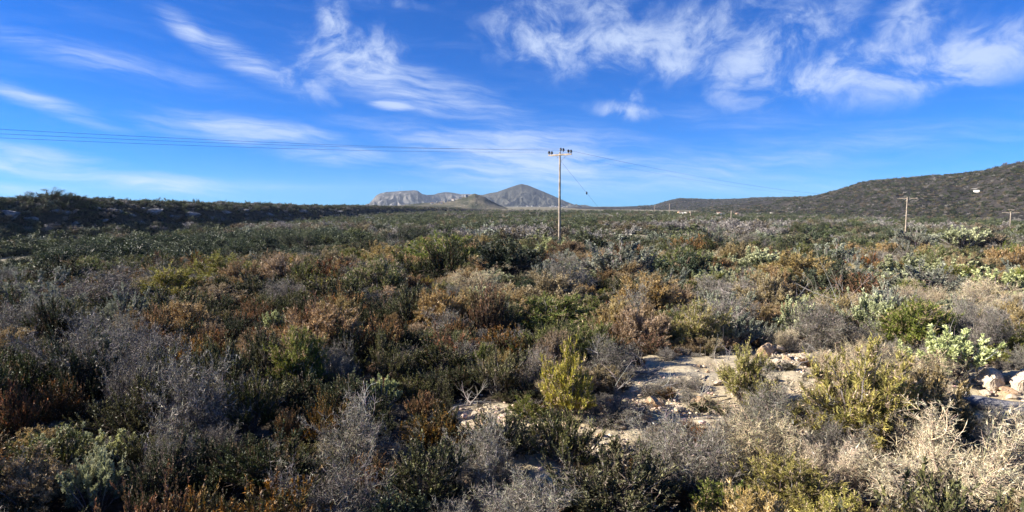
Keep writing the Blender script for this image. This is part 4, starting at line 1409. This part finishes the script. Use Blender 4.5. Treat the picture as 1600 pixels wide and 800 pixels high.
# ------------------------------------------------------------------ houses and masts
def house(name, label, x, y, z, w_, d_, h_, rotz, wall, roof, group=None, openings=0, pitched=True, cat='house'):
    root = link(name, None, None, (x, y, z), rotz)
    tag(root, label, cat, group)
    part_mesh('wall', lambda B: B.box((0, 0, h_ / 2), (w_, d_, h_)), wall, root)
    if pitched:
        def rf(B):
            a, b, t_ = w_ / 2 + .25, d_ / 2 + .25, h_ + 0.003
            V = [(-a, -b, t_), (a, -b, t_), (a, b, t_), (-a, b, t_), (-a * .9, 0, t_ + d_ * .28), (a * .9, 0, t_ + d_ * .28)]
            B.add(V, [[0, 1, 5, 4], [2, 3, 4, 5]], (1, 1, 1)); B.add(V, [[0, 4, 3], [1, 2, 5]], (1, 1, 1)); B.add(V, [[0, 3, 2, 1]], (1, 1, 1))
        part_mesh('roof', rf, roof, root)
    else:
        part_mesh('roof', lambda B: B.box((0, 0, h_ + .12), (w_ + .3, d_ + .3, .22)), roof, root)
    for k in range(openings):
        u = (k + 0.5) / openings * w_ - w_ / 2
        part_mesh('door' if k == openings // 2 else 'window', lambda B: B.box((u, -d_ / 2 - 0.012, h_ * (.36 if k == openings // 2 else .58)), (w_ / openings * .4, 0.05, h_ * (.7 if k == openings // 2 else .4))), M_DARK, root)
    return root


x, y = at(578, 347)
house('stone_hut', 'flat roofed ochre hut among the dark shrubs of the left valley', x, y, float(G(x, y)) - .1, 16 / FPX * y, 4.0, 7.5 / FPX * y, 0.1, M_OCHRE, M_WHITE, None, 3, False)
x, y = at(612, 359)
hut = house('stone_hut', 'low hut with a pale flat roof and small chimney in the mid valley', x, y, float(G(x, y)) - .1, 18 / FPX * y, 4.0, 4.0 / FPX * y, -0.05, M_CONC, M_WHITE, None, 3, False)
part_mesh('chimney', lambda B: B.box((-1.2, 0, 4.0 / FPX * y + 0.7), (0.4, 0.4, 1.0)), M_WHITE, hut)
x, y, z = right_hill.find(1528, 300)
house('white_house', 'white house alone on the slope of the right hill', x, y, z - .4, 6.5 / FPX * y, 6, 3.0 / FPX * y, 0.3, M_WHITE, M_CONC, None, 2, False)
x, y, z = knoll.find(729, 308)
house('white_house', 'white cube shaped house beside the crag on top of the knoll', x, y, z - 1, 4.5 / FPX * y, 6, 4.2 / FPX * y, 0.2, M_WHITE, M_WHITE, None, 2, False)
rngh = np.random.default_rng(3)
KN = [(680, 317.5), (684, 316.5), (690, 318), (696, 316), (702, 314.5), (708, 313.5), (713, 312), (719, 310.5), (675, 319)]
for n, (px, py) in enumerate(sorted(KN)):
    x, y, z = knoll.find(px, py)
    house('village_house', ('leftmost' if n == 0 else ORD[n]) + ' pale house ' + ('' if n == 0 else 'from the left ') + 'of the row climbing the knoll', x, y, z - .8, rngh.uniform(5, 8), 6, rngh.uniform(3.5, 5), rngh.uniform(-.4, .4), M_WHITE, M_ROOF if n % 3 == 0 else M_WHITE,
          'pale houses climbing the knoll', 0, n % 3 == 0)
vx = sorted(rngh.uniform(806, 892, 22))
for n, px in enumerate(vx):
    x, y, z = peak_mtn.find(px, 325.5 - rngh.uniform(0, 4.5))
    nm = ORD[n]
    house('village_house', nm + ' white house ' + ('' if n == 0 else 'from the left ') + 'in the village below the dark peak', x, y, z - 1.5, rngh.uniform(6, 10), 8, rngh.uniform(4, 6), rngh.uniform(-.5, .5), M_WHITE, M_ROOF if n % 3 == 0 else M_WHITE,
          'white houses of the village below the peak', 0, n % 3 == 0)
rx = sorted(np.concatenate([rngh.uniform(1060, 1090, 5), rngh.uniform(1115, 1155, 8), rngh.uniform(1180, 1230, 3)]))
for n, px in enumerate(rx):
    dd = rngh.uniform(640, 830)
    x = xat(px, dd)
    zz = float(G(x, dd))
    house('village_house', ORD[n] + ' pale house ' + ('' if n == 0 else 'from the left ') + 'at the foot of the low right hill', x, dd, zz - .3, rngh.uniform(3, 5), 4, rngh.uniform(2.4, 3.4), rngh.uniform(-.5, .5), M_WHITE if n % 4 else M_OCHRE, M_ROOF if n % 3 == 0 else M_WHITE,
          'pale houses at the foot of the low hill', 0, n % 3 == 0)
for px, hh, lab in ((605, 24, 'short radio mast at the left end of the flat topped mountain'), (623.5, 28, 'slim radio mast on the middle of the flat topped mountain'), (628, 36, 'tallest radio mast on the flat topped mountain')):
    a, _ = azel(px, 298)
    x, y, z = [float(v) for v in flat_mtn.pos(a, 1.0)]
    root = link('radio_mast', None, None, (x, y, z - 1)); tag(root, lab, 'mast', 'radio masts on the mountain')
    for k in range(3):
        an = k * 2.094
        part_mesh('leg', lambda B: B.tubes(np.array([[[1.6 * math.cos(an), 1.6 * math.sin(an), 0], [.5 * math.cos(an), .5 * math.sin(an), hh]]]), .35, .3, (1, 1, 1), 5), M_STEEL, root)
    part_mesh('aerial', lambda B: B.tubes(np.array([[[0, 0, hh - 1], [0, 0, hh + 7]]]), .4, .3, (1, 1, 1), 5), M_STEEL, root)
    part_mesh('platform', lambda B: B.box((0, 0, hh * .8), (2.4, 2.4, .5)), M_STEEL, root)

# a short piece of the dirt track
x, y = at(538, 371)
tr = MB()
pts = np.array([at(522, 380), at(530, 374), at(540, 369), at(551, 365.5)])
wv_ = 5.0 / FPX * y * 1.6
Vt = []
for q in pts:
    for s_ in (-1, 1):
        X_, Y_ = q[0] + s_ * wv_, q[1]
        Vt.append((X_, Y_, max(float(G(X_, Y_)), float(G(*q))) + 0.12))
tr.add(Vt, [[0, 1, 3, 2], [2, 3, 5, 4], [4, 5, 7, 6]], (1, 1, 1))
tag(link('track', tr.mesh('track', [M_CONC])), 'pale dirt track showing between the valley shrubs', kind='structure')


# ------------------------------------------------------------------ stones
def icosphere(sub=2):
    p = (1 + 5 ** .5) / 2
    V = [(-1, p, 0), (1, p, 0), (-1, -p, 0), (1, -p, 0), (0, -1, p), (0, 1, p), (0, -1, -p), (0, 1, -p), (p, 0, -1), (p, 0, 1), (-p, 0, -1), (-p, 0, 1)]
    F = [(0, 11, 5), (0, 5, 1), (0, 1, 7), (0, 7, 10), (0, 10, 11), (1, 5, 9), (5, 11, 4), (11, 10, 2), (10, 7, 6), (7, 1, 8), (3, 9, 4), (3, 4, 2), (3, 2, 6), (3, 6, 8), (3, 8, 9), (4, 9, 5), (2, 4, 11), (6, 2, 10), (8, 6, 7), (9, 8, 1)]
    V = [np.array(v) / np.linalg.norm(v) for v in V]
    for _ in range(sub):
        cache, F2 = {}, []
        def midp(a, b):
            k = (min(a, b), max(a, b))
            if k not in cache:
                m = V[a] + V[b]; V.append(m / np.linalg.norm(m)); cache[k] = len(V) - 1
            return cache[k]
        for a, b, c in F:
            ab, bc, ca = midp(a, b), midp(b, c), midp(c, a)
            F2 += [(a, ab, ca), (b, bc, ab), (c, ca, bc), (ab, bc, ca)]
        F = F2
    return np.array(V), np.array(F)


def stone(seed, sub=3, cuts=9, blocky=0.0):
    rng = np.random.default_rng(seed)
    V, F = icosphere(sub)
    P = V.copy()
    if blocky:
        e = 1 - blocky
        P = np.sign(P) * np.abs(P) ** (1 - 0.65 * blocky)
        P *= 0.8
    for _ in range(cuts):
        n = unit(rng.normal(size=(1, 3)))[0]
        d = rng.uniform(0.5, 0.82)
        q = P @ n
        P = P - np.maximum(q - d, 0)[:, None] * n
    P += 0.03 * rng.normal(size=(1, 3)) + 0.05 * np.stack([np.sin(P[:, 1] * 5 + seed), np.sin(P[:, 2] * 6 + seed), np.sin(P[:, 0] * 5 + seed)], -1)
    P += V * 0.025 * rng.normal(size=(len(V), 1))
    return P / 2, F


ST = {}
for nm, mm in (('pale', M_STONE), ('orange', M_STONE_OR), ('rock', M_ROCK)):
    for v in range(4):
        V, F = stone(30 + v, 3, 14 if nm != 'rock' else 20, 0.7 if v == 3 else 0.0)
        ST[nm, v] = mesh_from('stone', V, F, None, [mm])
STONES = [(1196, 560, 26, 24, 'orange', 3, 'orange faced boulder at the top of the clearing beside a dark hole'), (1216, 552, 24, 14, 'pale', 1, 'pale cap stone right of the orange boulder'),
          (1548, 606, 44, 28, 'pale', 3, 'squared pale stone block on the right'), (1598, 612, 38, 34, 'pale', 3, 'pale stone block cut by the right edge'),
          (1574, 606, 20, 16, 'orange', 1, 'orange stone between the two pale blocks'), (1578, 618, 26, 9, 'orange', 2, 'flat orange slab below the pale blocks'),
          (1020, 636, 26, 18, 'orange', 0, 'orange brown stone at the lower left of the clearing'), (1092, 636, 22, 15, 'orange', 2, 'tan stone in the middle of the stony strip'),
          (1213, 572, 12, 9, 'pale', 2, 'uppermost of four small stones below the orange boulder'), (1222, 570, 10, 8, 'pale', 1, 'rightmost of four small stones below the orange boulder'),
          (1216, 579, 12, 9, 'pale', 0, 'leftmost of four small stones below the orange boulder'), (1224, 577, 11, 8, 'pale', 2, 'lowest of four small stones below the orange boulder'),
          (1580, 628, 18, 10, 'pale', 1, 'pale stone just above the grey log'), (1540, 622, 14, 9, 'pale', 2, 'small pale stone under the squared block'), (1508, 642, 13, 10, 'pale', 0, 'pale stone in the shade beside the grey log'),
          (1530, 668, 18, 12, 'pale', 1, 'dull stone below the grey log'), (1560, 672, 40, 24, 'pale', 3, 'wide grey boulder half buried below the grey log')]
rs = np.random.default_rng(12)
for px, py, wp, hp, kd, v, lab in STONES:
    x, y = at(px, py)
    sw_, sh_ = wp / FPX * y * 1.25, hp / FPX * y * 1.35
    o = link('stone', ST[kd, v], None, (x, y, float(G(x, y)) + sh_ * 0.33), 0, (sw_, sw_ * 0.85, sh_))
    o.rotation_euler = (rs.normal(0, .12), rs.normal(0, .12), rs.uniform(-.4, .4))
    tag(o, lab, 'stone')
CNAME = ['in the sandy clearing', 'at the upper right of the clearing', 'below the pale spurge', 'around the grey log', 'in the rubble by the tall broom', 'left of the rubble patch', 'in the bare spot near the bottom edge',
         'on the bare spot below the broom', 'on the stony strip', 'at the foot of the clearing', 'in the tiny bottom edge spot', 'beside the bright broom']
loose = {}
k = 0
while k < 150:
    ci_ = int(rs.integers(0, len(CLEARW)))
    cx, cy, a_, b_w, s_ = CLEARW[ci_]
    x, y = cx + rs.normal(0, .55) * a_, cy + rs.normal(0, .55) * b_w
    q = float(np.clip(rs.lognormal(math.log(0.12), .38), .07, .34))
    kc = ('pale', 'pale', 'orange')[int(rs.integers(0, 3))]
    o = link('stone', ST[kc, int(rs.integers(0, 4))], None, (x, y, float(G(x, y)) + q * .12), 0, (q, q * rs.uniform(.6, 1), q * rs.uniform(.4, .75)))
    o.rotation_euler = (rs.normal(0, .2), rs.normal(0, .2), rs.uniform(0, 6.3))
    loose.setdefault((kc, ci_), []).append((x / y, o))
    k += 1
for (kc, ci_), lst in loose.items():
    lst.sort(key=lambda q: q[0])
    for n, (_q, o) in enumerate(lst):
        tag(o, '%ssmall %s stone %s%s' % ('only ' if len(lst) == 1 else ('leftmost ' if n == 0 else ORD[n] + ' '), kc, '' if n == 0 else 'from the left ', CNAME[ci_]), 'stone', 'loose %s stones %s' % (kc, CNAME[ci_]))
# gravel: uncountable
B = MB()
gv = [stone(60 + v, 0, 4) for v in range(4)]
for _ in range(7000):
    cx, cy, a_, b_w, s_ = CLEARW[int(rs.integers(0, len(CLEARW)))]
    x, y = cx + rs.normal(0, .62) * a_, cy + rs.normal(0, .62) * b_w
    q = rs.lognormal(math.log(0.032), .5)
    V, F = gv[int(rs.integers(0, 4))]
    an = rs.uniform(0, 6.3); c_, s__ = math.cos(an), math.sin(an)
    Vq = V * np.array([q, q * .8, q * .6]) @ np.array([[c_, s__, 0], [-s__, c_, 0], [0, 0, 1]])
    tone = np.array((0.55, 0.45, 0.34)) * rs.uniform(.45, 1.15) * (1 + rs.normal(0, .05, 3))
    B.add(Vq + [x, y, float(G(x, y, True)) + q * .25], F, np.clip(tone, .02, .8))
tag(link('gravel', B.mesh('gravel', [M_WOOD])), 'stone chips strewn over the bare clearing', kind='stuff')

# rock outcrops of the shaded ridge
RO = [(12, 336, 50, 18), (50, 343, 30, 10), (95, 332, 44, 11), (150, 327, 24, 8), (178, 331, 40, 14), (205, 338, 20, 9), (238, 334, 54, 16), (270, 340, 30, 10), (300, 337, 44, 14), (70, 324, 24, 7),
      (352, 333, 30, 8), (420, 336, 26, 8), (470, 331, 34, 8), (530, 332, 22, 6), (120, 349, 22, 8), (35, 326, 18, 6), (222, 327, 18, 7), (330, 342, 20, 7), (385, 329, 18, 6), (165, 345, 16, 6)]
for n, (px, py, wp, hp) in enumerate(sorted(RO)):
    x, y, z = ridge.find(px, py)
    sw_, sh_ = wp / FPX * y * .8, hp / FPX * y * 1.0
    o = link('rock_outcrop', ST['rock', n % 4], None, (x, y, z + sh_ * .05), 0, (sw_, sw_ * .6, sh_))
    o.rotation_euler = (rs.normal(0, .1), rs.normal(0, .1), rs.normal(0, .4) + math.atan2(-x, y) * .6)
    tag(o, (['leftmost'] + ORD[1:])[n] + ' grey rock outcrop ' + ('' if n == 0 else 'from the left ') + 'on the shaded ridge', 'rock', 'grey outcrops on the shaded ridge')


# ------------------------------------------------------------------ fallen wood
def branch(label, a, b, h0, h1, r, seed, tone=(0.30, 0.27, 0.235), forks=7, name='fallen_branch', cat='branch', group='bleached dead branches'):
    rng = np.random.default_rng(seed)
    (x0, y0), (x1, y1) = at(*a), at(*b)
    p0 = np.array([x0, y0, float(G(x0, y0)) + h0]); p1 = np.array([x1, y1, float(G(x1, y1)) + h1])
    ln = np.linalg.norm(p1 - p0)
    P = bez(p0[None], ((p0 + p1) / 2 + rng.normal(0, .12, 3) * ln)[None], p1[None], 9)
    P[:, 1:-1] += rng.normal(0, .02, (1, 7, 3)) * ln
    P = P - p0
    W_ = MB()
    W_.tubes(P, r, r * .35, tone, 7)
    n2 = forks
    C2 = children(rng, P, n2, ln * .42, .2, .95, .8, .8, .25, 0, 6, .6)
    W_.tubes(C2, r * .45, r * .15, jit(tone, n2, rng, .1), 5)
    n3 = forks * 7
    C3 = children(rng, C2, n3, ln * .2, .2, 1, .7, .9, .2, 0, 4, .6)
    root = link(name, W_.mesh(name, [M_WOOD], True), None, tuple(p0))
    T_ = MB(); T_.tubes(C3, r * .16, r * .06, jit(tone, n3, rng, .15), 4)
    link('twigs', T_.mesh('twigs', [M_WOOD]), root)
    tag(root, label, cat, group)


BR = [('bent grey branch lying across the top left rim of the clearing', (1045, 566), (1110, 536), .1, .22, .028), ('long grey branch left of the clearing pointing at the tall broom', (1030, 588), (925, 580), .1, .3, .03),
      ('forked grey branch in the dark hollow left of the clearing', (940, 608), (1015, 586), .06, .2, .024), ('thin bleached branch on the stony strip', (985, 622), (1060, 606), .05, .12, .018),
      ('uppermost long grey branch of the dead wood heap behind the clearing', (1225, 482), (1120, 476), .25, .5, .03), ('lower long grey branch of the dead wood heap behind the clearing', (1240, 500), (1140, 496), .15, .4, .028),
      ('grey branch sweeping out of the dead wood heap to the right', (1190, 505), (1280, 488), .1, .35, .026), ('splintered pale branch in the dark lower left', (205, 748), (245, 728), .15, .3, .03),
      ('bleached upright dead sapling in front of the pale spurge', (1508, 622), (1500, 585), .0, .55, .022), ('thin dead twig branch reaching toward the grey log', (1475, 625), (1530, 642), .05, .12, .016),
      ('slender bleached stem standing below the clearing', (1035, 792), (1040, 735), .0, .5, .014), ('forked bleached branch in the lower middle', (560, 715), (572, 672), .05, .35, .018), ('grey branch lying over the rubble at the middle', (690, 668), (760, 645), .1, .15, .018),
      ('bleached branch lying on the open sand', (1085, 606), (1005, 618), .03, .12, .016), ('dry branch crossing the lower sand', (1135, 622), (1060, 632), .03, .1, .014),
      ('dry branch below the orange boulder', (1150, 574), (1205, 584), .03, .1, .013), ('twisted branch at the dark left end of the sand', (1025, 602), (960, 628), .05, .15, .018),
      ('thin branch behind the small stones', (1245, 578), (1300, 570), .03, .14, .013), ('dry branch pointing up the clearing', (1095, 596), (1140, 562), .03, .12, .014),
      ('pale dead limb at the bottom right under the dead bush', (1560, 800), (1600, 775), .1, .25, .022), ('bare forked twig bush stem above the bright yellow broom', (1285, 540), (1305, 500), .0, .4, .018)]
for n, (lab, a, b, h0, h1, r) in enumerate(BR):
    branch(lab, a, b, h0, h1, r, 300 + n)

# weathered log
(x0, y0), (x1, y1) = at(1478, 634), at(1625, 656)
L0 = np.array([x0, y0, float(G(x0, y0)) + .07]); L1 = np.array([x1, y1, float(G(x1, y1)) + .12])
k = 26; sd = 14
t_ = np.linspace(0, 1, k)
P = L0 + (L1 - L0) * t_[:, None] + np.stack([0 * t_, .05 * np.sin(t_ * 5), .03 * np.sin(t_ * 7)], -1)
ax = unit((L1 - L0)[None])[0]; sx_ = unit(np.cross(ax, [0, 0, 1])[None])[0]; ux = np.cross(sx_, ax)
an = np.arange(sd) / sd * 2 * np.pi
Rr = .135 * (0.35 + .65 * np.sin(np.clip(t_ * 1.6, 0, 1) * 1.57))[:, None] * (1 + .10 * np.sin(an * 3 + 1)[None] + .08 * np.sin(an * 5 + t_[:, None] * 4) + .05 * rs.normal(size=(1, sd)))
Vl = P[:, None] + (sx_ * np.cos(an)[None, :, None] + ux * np.sin(an)[None, :, None]) * Rr[..., None]
ii = np.arange(k * sd).reshape(k, sd)
Fl = np.stack([ii[:-1], np.roll(ii[:-1], -1, 1), np.roll(ii[1:], -1, 1), ii[1:]], -1).reshape(-1, 4)
Bl = MB(); Bl.add(Vl.reshape(-1, 3) - L0, Fl, (1, 1, 1)); Bl.add(np.concatenate([Vl[-1], P[-1:]]) - L0, [[i, (i + 1) % sd, sd] for i in range(sd)], (1, 1, 1))
lg = link('fallen_log', Bl.mesh('fallen_log', [M_LOG], True), None, tuple(L0))
tag(lg, 'smooth weathered grey log lying in shade below the pale stone blocks', 'log')
part_mesh('branch_stub', lambda B: B.tubes(np.array([[P[8] - L0, P[8] - L0 + np.array([-.3, -.1, .12]), P[8] - L0 + np.array([-.62, -.12, .16])]]), .035, .012, (1, 1, 1), 6), M_LOG, lg)

# ------------------------------------------------------------------ air
HAZE_DENSITY = 4.5e-5
hm = bpy.data.materials.new('air'); hm.use_nodes = True
ht = NT(hm.node_tree)
ho = ht.n('ShaderNodeOutputMaterial'); hv = ht.n('ShaderNodeVolumePrincipled')
hv.inputs['Color'].default_value = (0.70, 0.82, 1.0, 1.0)
hv.inputs['Density'].default_value = HAZE_DENSITY
hv.inputs['Anisotropy'].default_value = 0.0
ht.t.links.new(hv.outputs[0], ho.inputs['Volume'])
Bh = MB(); Bh.box((0, 0, 110), (15200, 15200, 260))
V_, F_, C_, _m = Bh.data()
tag(link('haze', mesh_from('haze', V_, F_, None, [hm])), 'thin blue air over the plain', kind='stuff')
